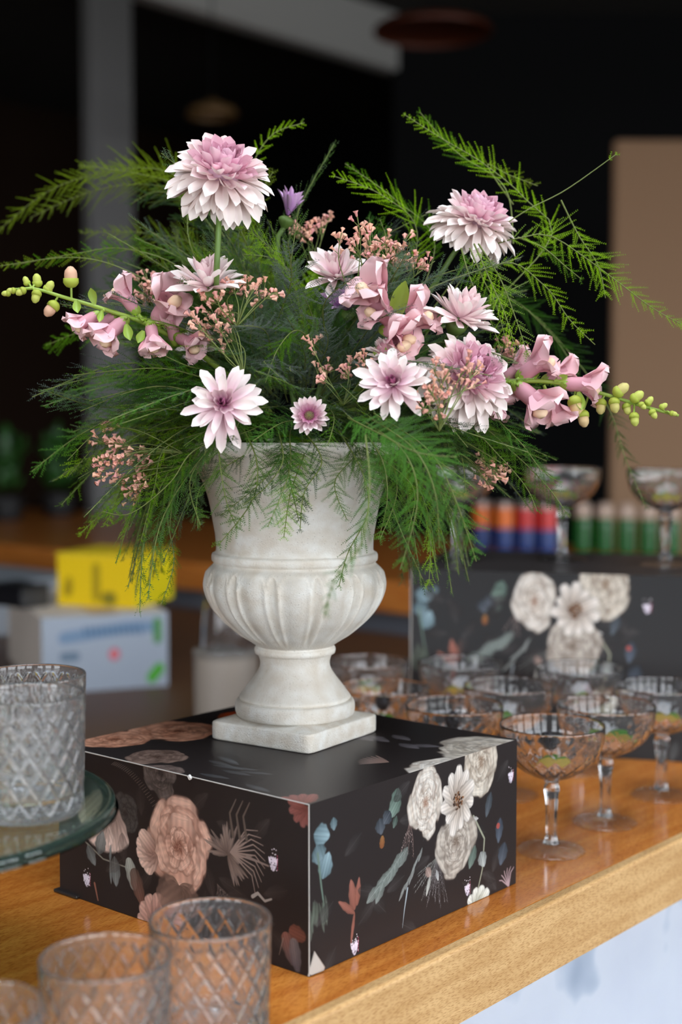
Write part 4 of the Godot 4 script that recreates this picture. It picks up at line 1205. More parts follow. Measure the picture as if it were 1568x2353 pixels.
# bloom: every petal its own part
func bloom(called: String, label: String, px: float, py: float, d: float, axis: Vector3, kind: String, r: float, stem: Array, group := "pale pink chrysanthemums in the urn") -> Node3D:
	var o := thing(called, label, "flower", at(px, py, d), group)
	var B := frame_y(axis, Vector3(0.3, 0.2, 0.6))
	var white := lin(0.97, 0.93, 0.90)
	var blush := lin(0.96, 0.86, 0.85)
	var pink := lin(0.90, 0.68, 0.76)
	var deep := lin(0.64, 0.26, 0.46)
	var green := lin(0.55, 0.55, 0.25)
	if kind == "pompom":
		var sets := [petal_mesh(r * 0.34, r * 0.22, 0.9, 0.5, deep.lerp(pink, 0.5), pink.lerp(blush, 0.2)), petal_mesh(r * 0.45, r * 0.24, 0.75, 0.45, pink.lerp(deep, 0.15), pink.lerp(blush, 0.5)), petal_mesh(r * 0.56, r * 0.26, 0.5, 0.4, pink.lerp(blush, 0.5), blush.lerp(white, 0.5)), petal_mesh(r * 0.66, r * 0.25, 0.1, 0.32, blush, white), petal_mesh(r * 0.82, r * 0.23, -0.3, 0.3, blush, white)]
		var n := 168
		for i in n:
			var f := (i + 0.5) / n
			var tl := 2.25 * sqrt(f)
			var az := i * 2.39996 + rng.randf_range(-0.1, 0.1)
			var k := clampi(int(f * 6.6 + rng.randf_range(-0.5, 0.5)), 0, 4)
			tl += rng.randf_range(-0.1, 0.1)
			var dd := Vector3(sin(tl) * cos(az), cos(tl), sin(tl) * sin(az))
			var base := dd * r * 0.36 * Vector3(1, 0.8, 1) + Vector3(0, -r * 0.05, 0)
			var pb := frame_y(dd + Vector3(0, -0.12 * f, 0), Vector3.UP).rotated(dd, rng.randf_range(-0.4, 0.4)).scaled(Vector3(1.1, 1, 1) * rng.randf_range(0.8, 1.14))
			obj("petal", sets[k], M.petal, o, Transform3D(B * pb, B * base))
		var core := MB.new()
		lathe(smooth_profile([[0, -0.42 * r], [0.3 * r, -0.26 * r], [0.4 * r, 0], [0.28 * r, 0.22 * r], [0, 0.28 * r]], r * 0.1), 14, null, core)
		obj("flower_core", core.mesh(), mat("core_pink", Color(0.8, 0.66, 0.72), 0.7) if not M.has("core_pink") else M.core_pink, o, Transform3D(B, Vector3.ZERO))
	elif kind == "small":
		var a := petal_mesh(r * 0.72, r * 0.26, 0.35, 0.35, deep.lerp(pink, 0.4), white)
		var b := petal_mesh(r * 0.5, r * 0.22, 0.7, 0.4, deep, pink.lerp(white, 0.3))
		for i in 38:
			var az := i * 2.39996
			var tl := 1.5 - 0.35 * (i % 2) if i < 24 else 0.95
			var dd := Vector3(sin(tl) * cos(az), cos(tl), sin(tl) * sin(az))
			obj("petal", a if i < 24 else b, M.petal, o, Transform3D(B * frame_y(dd, Vector3.UP), B * (dd * r * 0.3)))
	else:      # open daisy forms
		var specs := {"open": [[15, 1.50, 1.0, 0.29, -0.15], [11, 1.2, 0.8, 0.26, 0.1], [9, 0.85, 0.52, 0.24, 0.4], [12, 0.4, 0.3, 0.14, 0.6]], "half": [[16, 1.35, 1.0, 0.30, 0.2], [14, 1.0, 0.9, 0.28, 0.35], [12, 0.55, 0.78, 0.25, 0.45], [10, 0.3, 0.6, 0.2, 0.5]], "bud": [[13, 0.55, 1.0, 0.26, -0.05], [9, 0.35, 0.9, 0.22, 0.1]]}
		var ringn := 0
		for s in specs[kind]:
			var t0 := white if ringn < 2 else blush
			var b0: Color = [pink, pink.lerp(deep, 0.3), deep, deep.darkened(0.2)][ringn] if kind == "open" else blush.lerp(pink, 0.3 + 0.2 * ringn)
			if kind == "bud":
				t0 = lin(0.88, 0.72, 0.86)
				b0 = lin(0.66, 0.42, 0.72)
			if kind == "open" and ringn == 3:
				t0 = deep.lerp(pink, 0.3)
			var variants := [petal_mesh(r * s[2], r * s[3], s[4], 0.25, b0, t0, 7, 0.5, blush.lerp(t0, 0.5) if kind == "open" and ringn < 2 else Color(0, 0, 0, 0)), petal_mesh(r * s[2] * 1.1, r * s[3] * 0.92, s[4] - 0.3, 0.32, b0, t0), petal_mesh(r * s[2] * 0.9, r * s[3], s[4] + 0.25, 0.2, b0, t0)]
			for i in s[0]:
				var az: float = TAU * (i + ringn * 0.41) / s[0] + rng.randf_range(-0.12, 0.12)
				var tl: float = s[1] + rng.randf_range(-0.2, 0.2)
				var dd := Vector3(sin(tl) * cos(az), cos(tl), sin(tl) * sin(az))
				obj("petal", variants[rng.randi() % 3], M.petal, o, Transform3D(B * frame_y(dd, Vector3.UP).rotated(dd, rng.randf_range(-0.3, 0.3)).scaled(Vector3.ONE * rng.randf_range(0.86, 1.1)), B * (dd * r * 0.08 + Vector3(0, ringn * r * 0.03, 0))))
			ringn += 1
	if kind in ["open", "small"]:
		var disc := MB.new()
		var bead := MB.new()
		lathe([[0.0003, 0], [0.7, 0.3], [1, 1], [0.6, 1.7], [0.0003, 1.9]], 5, null, bead)
		var rd := r * (0.13 if kind == "open" else 0.3)
		for i in 60:
			var f := sqrt((i + 0.5) / 60.0)
			var az := i * 2.39996
			disc.col = (deep.darkened(0.25) if kind == "open" else deep.lerp(green, 1.0 - f))
			bead.c.fill(disc.col)
			disc.add(bead, Transform3D(Basis().scaled(Vector3.ONE * rd * 0.12), Vector3(cos(az) * f * rd, r * 0.1 + rd * 0.5 * (1 - f * f), sin(az) * f * rd)))
		obj("flower_centre", disc.mesh(), M.petal, o, Transform3D(B, Vector3.ZERO))
	var cal := MB.new()
	lathe(smooth_profile([[0, -0.5 * r], [0.07 * r, -0.48 * r], [0.24 * r, -0.3 * r], [0.30 * r, -0.1 * r], [0.12 * r, 0.02 * r], [0, 0.03 * r]], r * 0.1), 12, null, cal)
	obj("calyx", cal.mesh(), M.stem_green, o, Transform3D(B, Vector3.ZERO))
	var pts: Array[Vector3] = [-B.y * r * 0.4]
	for s in stem:
		pts.append(at(s[0], s[1], s[2]) - o.position)
	var sm := MB.new()
	tube(sm, curve(pts, 14), 0.0026, 0.003, 8)
	obj("stem", sm.mesh(), M.stem_green, o)
	return o

func floret_mesh(v: int) -> MB:
	var m := MB.new()
	var r := RandomNumberGenerator.new()
	r.seed = 40 + v
	var tubec := lin(0.80, 0.56, 0.60)
	var lip := lin(0.88, 0.66, 0.70)
	var tip := lin(0.93, 0.77, 0.77)
	var tm := MB.new()
	tm.col = tubec
	lathe(smooth_profile([[0.0005, 0], [0.0045, 0.001], [0.0058, 0.006], [0.0058, 0.014], [0.0078, 0.022], [0.007, 0.0215], [0.004, 0.012], [0.0001, 0.008]], 0.003), 14, null, tm)
	m.add(tm, Transform3D.IDENTITY)
	# upper lip: two lobes thrown back; lower lip: three lobes and a swollen palate
	for a in [[-0.55, 0.021, 0.024, 0.95], [0.55, 0.021, 0.024, 0.95], [PI - 0.95, 0.016, 0.019, 1.5], [PI, 0.017, 0.019, 1.9], [PI + 0.95, 0.016, 0.019, 1.5]]:
		var pm := MB.new()
		petal_into(pm, a[1], a[2], a[3] + r.randf_range(-0.25, 0.25), r.randf_range(-0.1, 0.15), lip, tip, 9, 0.42, Color(0, 0, 0, 0), 0.003)
		# lobe leaves the tube mouth along +y, outer side towards -z of the lobe frame
		var bs := Basis(Vector3.UP, a[0])
		m.add(pm, Transform3D(bs, Vector3(0, 0.015, 0) + bs * Vector3(0, 0, 0.0058)))
	var pal := MB.new()
	pal.col = lin(0.93, 0.80, 0.66)
	lathe([[0.00003, -0.005], [0.0045, -0.003], [0.006, 0], [0.0045, 0.0035], [0.00003, 0.005]], 10, null, pal)
	m.add(pal, Transform3D(Basis().scaled(Vector3(1, 1.1, 0.7)), Vector3(0, 0.023, -0.0045)))
	return m

func snapdragon(label: String, stem: Array, florets: Array, buds: Array, leaves: Array) -> void:
	var p0 := at(stem[0][0], stem[0][1], stem[0][2])
	var o := thing("snapdragon", label, "flower", p0, "pink snapdragon spikes in the urn")
	var pts: Array[Vector3] = []
	for s in stem:
		pts.append(at(s[0], s[1], s[2]) - p0)
	var path := curve(pts, 24)
	var sm := MB.new()
	tube(sm, path, 0.0036, 0.0014, 8)
	obj("stem", sm.mesh(), M.snap_stem, o)
	var tocam := (eye() - p0).normalized()
	for f in florets:      # [base px, py, mouth px, py, depth, size, towards the viewer]
		var a := at(f[0], f[1], f[4]) - p0
		var b := at(f[2], f[3], f[4]) - p0
		var dir: Vector3 = ((b - a).normalized() + tocam * f[6]).normalized()
		var size: float = f[5] * 1.12
		var bs := frame_y(dir, Vector3(0, 1, 0) + tocam * 0.3).scaled(Vector3.ONE * size)
		obj("floret", M_floret[rng.randi() % 3], M.petal, o, Transform3D(bs, b - dir * 0.019 * size))
		var cm := MB.new()
		lathe(smooth_profile([[0, -0.004], [0.004, -0.003], [0.0062, 0.002], [0.0065, 0.007], [0.005, 0.003], [0, 0]], 0.002), 10, null, cm)
		obj("calyx", cm.mesh(), M.snap_stem, o, Transform3D(bs.scaled_local(Vector3(0.8, 0.8, 0.8)), b - dir * 0.019 * size))
		if a.distance_to(b - dir * 0.02 * size) > 0.004:
			var pd := MB.new()
			tube(pd, PackedVector3Array([a, (a + b - dir * 0.02 * size) / 2, b - dir * 0.02 * size]), 0.0016, 0.0018)
			obj("pedicel", pd.mesh(), M.snap_stem, o)
	for f in buds:      # [px, py, depth, size, pinkness, dir x, dir y]
		var b := at(f[0], f[1], f[2]) - p0
		var dir: Vector3 = cam.transform.basis * Vector3(f[5], -f[6], 0.15)
		var bm := MB.new()
		var sz: float = f[3]
		for part in [0, 1]:
			bm.col = lin(0.62, 0.66, 0.22) if part == 0 else lin(0.72, 0.74, 0.34).lerp(lin(0.88, 0.62, 0.6), f[4])
			if part == 0:
				lathe(smooth_profile([[0, -0.6], [0.35, -0.5], [0.62, -0.15], [0.6, 0.2], [0.3, 0.1], [0, 0]], 0.2), 10, null, bm)
			else:
				lathe(smooth_profile([[0, -0.4], [0.42, -0.2], [0.52, 0.3], [0.46, 0.8], [0.2, 1.1], [0, 1.15]], 0.2), 10, null, bm)
		obj("bud", bm.mesh(), M.blossom, o, Transform3D(frame_y(dir).scaled(Vector3.ONE * sz), b))
		var near := path[0]
		for q in path:
			if q.distance_to(b) < near.distance_to(b):
				near = q
		var pd := MB.new()
		tube(pd, PackedVector3Array([near, (near + b) / 2 + Vector3(0, 0.001, 0), b - dir.normalized() * sz * 0.3]), 0.0011, 0.0012, 5)
		obj("pedicel", pd.mesh(), M.snap_stem, o)
	for f in leaves:      # [px, py, depth, length, width, dir x, dir y]
		var b := at(f[0], f[1], f[2]) - p0
		var dir: Vector3 = cam.transform.basis * Vector3(f[5], -f[6], 0.1)
		obj("leaf", petal_mesh(f[3], f[4], 0.6, 0.35, Color.WHITE, Color.WHITE, 8, 1.1), M.snap_stem, o, Transform3D(frame_y(dir, eye() - p0), b))

var M_floret := []

func limonium(label: String, base: Array, heads: Array, seedv: int) -> void:
	var p0 := at(base[0], base[1], base[2])
	var o := thing("sea_lavender_sprig", label, "flower", p0, "sprigs of tiny peach-pink blossoms")
	var r := RandomNumberGenerator.new()
	r.seed = seedv
	var sm := MB.new()
	var fm := MB.new()
	var fl := MB.new()      # one tiny trumpet
	lathe([[0.0002, 0], [0.35, 0.4], [0.5, 1.4], [1.0, 2.1], [0.55, 1.9], [0.1, 1.3]], 5, null, fl)
	for h in heads:
		var e := at(h[0], h[1], base[2] + r.randf_range(-0.035, 0.035)) - p0
		var bent := e * 0.55 + Vector3(r.randf_range(-0.012, 0.012), r.randf_range(-0.004, 0.01), r.randf_range(-0.012, 0.012))
		var pts: Array[Vector3] = [Vector3.ZERO, bent, e]
		var path := curve(pts, 14)
		tube(sm, path, 0.0006, 0.0004, 5)
		var n := r.randi_range(6, 9)
		for i in n:
			var f := 1.0 - 0.3 * r.randf() * minf(1.0, 0.05 / e.length() * 2.2)
			var k := mini(int(f * 13), 13)
			var q := path[k].lerp(path[k + 1], f * 13 - k if k < 13 else 1.0)
			var dir := (path[14] - path[11]).normalized() + Vector3(r.randf_range(-1, 1), r.randf_range(-0.5, 1), r.randf_range(-1, 1)) * 0.9
			dir = dir.normalized()
			var off := dir * r.randf_range(0.003, 0.009)
			var pinkish := r.randf()
			fl.c.fill(lin(0.92, 0.66, 0.55).lerp(lin(0.88, 0.58, 0.58), pinkish).lerp(lin(0.95, 0.80, 0.66), r.randf() * 0.5))
			fm.add(fl, Transform3D(frame_y(dir).scaled(Vector3.ONE * r.randf_range(0.0021, 0.0031)), q + off))
			tube(sm, PackedVector3Array([q, q + off * 0.6, q + off]), 0.0003, 0.0004, 4)
	obj("stem", sm.mesh(), M.thin_stem, o)
	obj("blossoms", fm.mesh(), M.blossom, o).set_meta("kind", "stuff")

# feathery frond: path in local space, nrm = the side the flat frond shows
func frond_meshes(path: PackedVector3Array, wmax: float, nrm: Vector3, r: RandomNumberGenerator, bare := 0.0, dens := 1.0, nl := 0.0048) -> Array:
	var sm := MB.new()
	tube(sm, path, 0.0009, 0.0004, 5)
	var v := PackedVector3Array()
	var n := path.size() - 1
	var total := 0.0
	for i in n:
		total += path[i].distance_to(path[i + 1])
	var steps := int(total / 0.0058 * dens)
	for i in steps:
		var f := (i + r.randf()) / steps
		if f < bare:
			continue
		var k := mini(int(f * n), n - 1)
		var p := path[k].lerp(path[k + 1], f * n - k)
		var tan := (path[k + 1] - path[k]).normalized()
		var side := tan.cross(nrm).normalized()
		var g := (f - bare) / (1.0 - bare)
		var wd := wmax * minf(1.0, 0.35 + g * 3.0) * pow(1.0 - g, 0.65) + 0.004
		for sg in [-1.0, 1.0]:
			if r.randf() < 0.12:
				continue
			var bd: Vector3 = (tan * r.randf_range(0.7, 1.7) + side * sg + nrm * r.randf_range(-0.45, 0.45)).normalized()
			var l := wd * r.randf_range(0.45, 1.35)
			var cnt := maxi(2, int(l / 0.00165))
			var q := p
			var perp := bd.cross(nrm).normalized()
			# twig
			v.append(p - perp * 0.0003)
			v.append(p + perp * 0.0003)
			v.append(p + bd * l + tan * l * 0.12)
			for j in cnt:
				var fj := (j + 0.5) / cnt
				q = p + bd * l * fj + tan * l * 0.12 * fj * fj
				var ln := nl * (1.0 - 0.55 * fj) * r.randf_range(0.75, 1.2)
				for s2 in [-1.0, 1.0]:
					var nd: Vector3 = (bd * 0.75 + perp * s2 * r.randf_range(0.5, 0.95) + nrm * r.randf_range(-0.5, 0.5)).normalized()
					var th: Vector3 = nd.cross(nrm + perp * r.randf_range(-0.6, 0.6)).normalized() * 0.00031
					v.append(q - th)
					v.append(q + th)
					v.append(q + nd * ln)
	# needles of the tip
	var am := ArrayMesh.new()
	var arr := []
	arr.resize(Mesh.ARRAY_MAX)
	var nn := PackedVector3Array()
	nn.resize(v.size())
	for i in range(0, v.size(), 3):
		var w := (v[i + 2] - v[i]).cross(v[i + 1] - v[i]).normalized()
		nn[i] = w
		nn[i + 1] = w
		nn[i + 2] = w
	arr[Mesh.ARRAY_VERTEX] = v
	arr[Mesh.ARRAY_NORMAL] = nn
	am.add_surface_from_arrays(Mesh.PRIMITIVE_TRIANGLES, arr)
	return [sm.mesh(), am]

func frond(label: String, pts: Array, w: float, tint: String, group: String, sd: int, bare := 0.0, dens := 1.0, nl := 0.0038) -> void:
	var r := RandomNumberGenerator.new()
	r.seed = sd
	var p0 := at(pts[0][0], pts[0][1], pts[0][2])
	var o := thing("asparagus_fern_frond", label, "fern", p0, group)
	var loc: Array[Vector3] = []
	for a in pts:
		loc.append(at(a[0], a[1], a[2]) - p0)
	var nrm := ((eye() - p0).normalized() + Vector3(r.randf_range(-0.5, 0.5), r.randf_range(-0.2, 0.9), r.randf_range(-0.5, 0.5))).normalized()
	var ms := frond_meshes(curve(loc, 24), w * 1.15, nrm, r, bare, dens, nl)
	obj("stem", ms[0], M.thin_stem, o)
	obj("needles", ms[1], M[tint], o).set_meta("kind", "stuff")

func bouquet() -> void:
	mat("snap_stem", Color(0.55, 0.64, 0.24), 0.5)
	for i in 3:
		M_floret.append(floret_mesh(i).mesh())
	var U := cam.transform.basis
	var ax := func(x: float, y: float, z: float) -> Vector3: return U * Vector3(x, y, z)
	# -------- chrysanthemums
	rng.seed = 101
	bloom("chrysanthemum", "big pale pink pompom bloom on a tall bare stem, upper left of the bouquet", 512, 392, 1.30, ax.call(0.22, 0.62, 0.62), "pompom", 0.044, [[503, 520, 1.285], [499, 620, 1.275], [506, 700, 1.32], [600, 950, 1.42]])
	bloom("chrysanthemum", "domed pink pompom bloom rising at the right before the dark wall", 1098, 500, 1.38, ax.call(0.30, 0.78, 0.45), "pompom", 0.040, [[1045, 580, 1.385], [975, 690, 1.40], [800, 950, 1.43]])
	bloom("chrysanthemum", "large pink pompom bloom low at the right, beside the snapdragon spike", 1082, 862, 1.29, ax.call(0.35, 0.45, 0.75), "pompom", 0.042, [[1000, 930, 1.38], [850, 1000, 1.42]])
	bloom("chrysanthemum", "small lilac bloom seen from the side, right of the tall pompom", 660, 498, 1.42, ax.call(0.25, 0.9, 0.1), "bud", 0.026, [[640, 540, 1.42], [640, 700, 1.43], [680, 950, 1.43]])
	bloom("chrysanthemum", "white and pink bloom facing up behind the tall bare stem", 480, 662, 1.30, ax.call(-0.1, 0.86, 0.5), "half", 0.034, [[520, 760, 1.41], [620, 950, 1.42]])
	bloom("chrysanthemum", "blush bloom at the middle, behind the thin blossom twigs", 775, 640, 1.365, ax.call(-0.1, 0.75, 0.6), "half", 0.034, [[770, 760, 1.42], [720, 950, 1.42]])
	bloom("chrysanthemum", "pointed white-lilac bloom just above the low right pompom", 1055, 735, 1.32, ax.call(0.4, 0.75, 0.5), "half", 0.036, [[980, 840, 1.39], [850, 1000, 1.42]])
	bloom("chrysanthemum", "open white daisy bloom with magenta heart at the right of centre", 905, 885, 1.24, ax.call(-0.15, 0.35, 0.92), "open", 0.033, [[900, 960, 1.3], [800, 1050, 1.4]])
	bloom("chrysanthemum", "open white daisy bloom with magenta heart above the urn's left rim", 515, 930, 1.25, ax.call(-0.05, 0.22, 0.97), "open", 0.034, [[540, 980, 1.32], [600, 1060, 1.4]])
	bloom("chrysanthemum", "small round pink bloom with a brownish heart over the urn's rim", 711, 957, 1.26, ax.call(0.0, 0.2, 0.97), "small", 0.0185, [[710, 990, 1.32], [700, 1060, 1.4]])
	bloom("chrysanthemum", "lilac bloom half hidden by ferns at the middle of the bouquet", 800, 715, 1.36, ax.call(-0.3, 0.5, 0.8), "bud", 0.026, [[790, 800, 1.4], [730, 960, 1.42]])
	bloom("chrysanthemum", "pale bloom peeping through the ferns under the left snapdragon", 465, 800, 1.40, ax.call(-0.4, 0.5, 0.75), "half", 0.024, [[520, 860, 1.41], [620, 980, 1.42]])
	bloom("chrysanthemum", "white bloom tucked behind the open daisy at the right", 895, 822, 1.30, ax.call(-0.1, 0.8, 0.5), "half", 0.022, [[880, 900, 1.36], [800, 1020, 1.41]])
	# -------- snapdragons
	snapdragon("pink snapdragon spike reaching far out to the left, green buds at its tip", [[620, 950, 1.41], [470, 820, 1.36], [345, 748, 1.325], [250, 714, 1.31], [150, 684, 1.30], [70, 662, 1.295], [12, 673, 1.29]],
		[[350, 745, 385, 694, 1.315, 1.25, 0.7], [330, 738, 283, 676, 1.315, 0.95, 0.2], [290, 730, 248, 768, 1.30, 1.05, 0.5], [240, 712, 188, 742, 1.30, 0.8, 0.3], [345, 745, 352, 785, 1.30, 0.9, 0.4], [400, 770, 395, 742, 1.33, 0.9, 0.2], [270, 720, 232, 750, 1.32, 0.85, 0.0], [420, 780, 440, 790, 1.32, 0.9, 0.6]],
		[[163, 645, 1.30, 0.0115, 0.7, 0.0, -1.0], [122, 704, 1.30, 0.010, 0.7, -0.6, 0.8], [110, 664, 1.30, 0.0075, 0.0, 0.5, -0.7], [86, 650, 1.30, 0.0075, 0.0, -0.1, -1.0], [84, 676, 1.29, 0.0075, 0.0, -0.2, 1.0], [62, 650, 1.30, 0.0055, 0.0, -0.4, -1.0], [52, 668, 1.29, 0.006, 0.0, -0.8, 0.5], [30, 668, 1.29, 0.005, 0.0, -1.0, 0.0], [18, 674, 1.29, 0.005, 0.0, -1.0, 0.1]],
		[[218, 700, 1.30, 0.016, 0.008, -0.2, -1.0], [175, 690, 1.30, 0.014, 0.008, 0.2, 1.0], [290, 745, 1.30, 0.018, 0.009, 0.3, 1.0], [235, 715, 1.30, 0.012, 0.006, -0.2, 1.0], [330, 760, 1.30, 0.014, 0.008, -0.4, 1.0]])
	snapdragon("pink snapdragon spike reaching out to the right, lime green buds at its tip", [[760, 960, 1.41], [1000, 890, 1.37], [1185, 876, 1.35], [1290, 880, 1.35], [1400, 909, 1.35], [1480, 934, 1.35], [1560, 955, 1.35]],
		[[1190, 872, 1243, 832, 1.34, 1.15, 0.4], [1160, 870, 1195, 845, 1.36, 0.95, 0.1], [1190, 884, 1236, 925, 1.335, 1.3, 0.5], [1250, 885, 1282, 945, 1.35, 0.95, 0.2], [1300, 882, 1352, 884, 1.345, 1.1, 0.3], [1245, 876, 1296, 858, 1.36, 0.9, 0.0], [1160, 885, 1140, 935, 1.35, 0.9, 0.2], [1150, 880, 1165, 905, 1.36, 0.8, 0.3]],
		[[1322, 925, 1.345, 0.012, 0.45, 0.25, 1.0], [1340, 955, 1.345, 0.010, 0.5, 0.15, 1.0], [1422, 900, 1.345, 0.010, 0.25, 0.8, -0.6], [1412, 925, 1.345, 0.009, 0.2, 0.1, 1.0], [1382, 928, 1.35, 0.009, 0.3, -0.1, 1.0], [1460, 915, 1.345, 0.0085, 0.0, 0.9, -0.7], [1440, 935, 1.35, 0.007, 0.1, 0.2, 0.8], [1458, 958, 1.345, 0.008, 0.0, 0.1, 1.0], [1490, 925, 1.35, 0.006, 0.0, 0.6, -0.8], [1500, 948, 1.345, 0.006, 0.0, 0.5, 0.9], [1522, 935, 1.345, 0.005, 0.0, 0.9, -0.5], [1545, 950, 1.345, 0.0045, 0.0, 1.0, 0.2], [1475, 930, 1.34, 0.005, 0.0, 0.5, 0.6]],
		[[1275, 876, 1.345, 0.014, 0.007, 0.9, -0.4], [1225, 872, 1.35, 0.012, 0.006, 0.4, -0.8], [1200, 872, 1.345, 0.009, 0.005, -0.1, -1.0], [1330, 900, 1.345, 0.02, 0.009, 0.1, 1.0]])
	snapdragon("pink snapdragon at the centre with large ruffled florets and a pale green leaf", [[740, 960, 1.41], [850, 870, 1.37], [900, 760, 1.315], [925, 650, 1.310]],
		[[900, 740, 858, 672, 1.295, 1.45, 0.45], [905, 740, 870, 715, 1.290, 1.1, 0.6], [905, 770, 958, 728, 1.300, 1.3, 0.4], [890, 800, 912, 788, 1.285, 1.15, 0.9], [905, 760, 930, 765, 1.290, 1.1, 0.7]], [],
		[[900, 750, 1.305, 0.045, 0.016, 0.3, -1.0], [905, 790, 1.305, 0.03, 0.012, 0.5, -0.7]])
	# -------- sea lavender
	limonium("upright sprig of peach blossoms on thin twigs above the centre, left half", [815, 700, 1.34], [[785, 535], [806, 548], [822, 498], [848, 515], [842, 545], [850, 572], [884, 528], [868, 560], [880, 590], [905, 562], [820, 560]], 1)
	limonium("upright sprig of peach blossoms right of centre, leaning to the right", [885, 710, 1.36], [[942, 535], [925, 575], [905, 600], [935, 600], [965, 592], [1000, 600], [985, 612], [900, 540]], 2)
	limonium("small sprig of peach blossoms behind the lilac side bloom", [715, 620, 1.45], [[672, 520], [690, 525], [705, 540], [745, 500], [757, 492], [735, 515], [682, 535], [715, 520]], 3)
	limonium("sprig of peach blossoms in front of the tall stem at the left", [545, 750, 1.28], [[575, 640], [548, 662], [583, 665], [615, 668], [640, 672], [600, 690], [530, 648], [500, 690], [470, 690], [520, 720]], 4)
	limonium("low sprig of peach blossoms right of the left snapdragon", [560, 860, 1.27], [[440, 725], [465, 712], [478, 740], [455, 750], [490, 725], [520, 712], [508, 798], [515, 770]], 5)
	limonium("drooping sprig of pink blossoms at the far left below the ferns, upper part", [420, 1040, 1.33], [[232, 980], [213, 1008], [243, 1015], [258, 1030], [240, 1045], [268, 1050], [210, 1070], [228, 1085], [255, 1070], [218, 1100]], 6)
	limonium("drooping sprig of pink blossoms at the left beside the urn, lower part", [440, 1070, 1.34], [[320, 1045], [305, 1060], [312, 1080], [278, 1100], [270, 1112], [300, 1120], [290, 1140], [300, 1155], [312, 1118]], 7)
	limonium("sprig of peach blossoms spread across the low right pompom", [1010, 990, 1.235], [[995, 845], [1020, 855], [1040, 840], [1085, 815], [1105, 830], [975, 880], [990, 900], [1015, 900], [965, 930], [1000, 925], [980, 950], [1065, 865], [1100, 885]], 8)
	limonium("sprig of dull peach blossoms among the ferns left of the open daisy", [790, 930, 1.29], [[730, 855], [745, 870], [765, 838], [800, 830], [830, 820], [715, 775], [785, 860], [825, 845]], 9)
	limonium("short sprig of pink blossoms hanging at the right below the bouquet", [1020, 1020, 1.36], [[1105, 1055], [1150, 1075], [1160, 1102], [1135, 1130], [1120, 1100], [1150, 1110], [1130, 1110]], 10)
	limonium("short sprig of pink blossoms above the right snapdragon", [1120, 900, 1.40], [[1165, 765], [1160, 785], [1180, 790], [1190, 800], [1172, 810]], 11)
	limonium("dull sprig of pink blossoms behind the left snapdragon's largest floret", [400, 800, 1.40], [[310, 630], [330, 622], [340, 645], [322, 655], [345, 665], [315, 690]], 12)
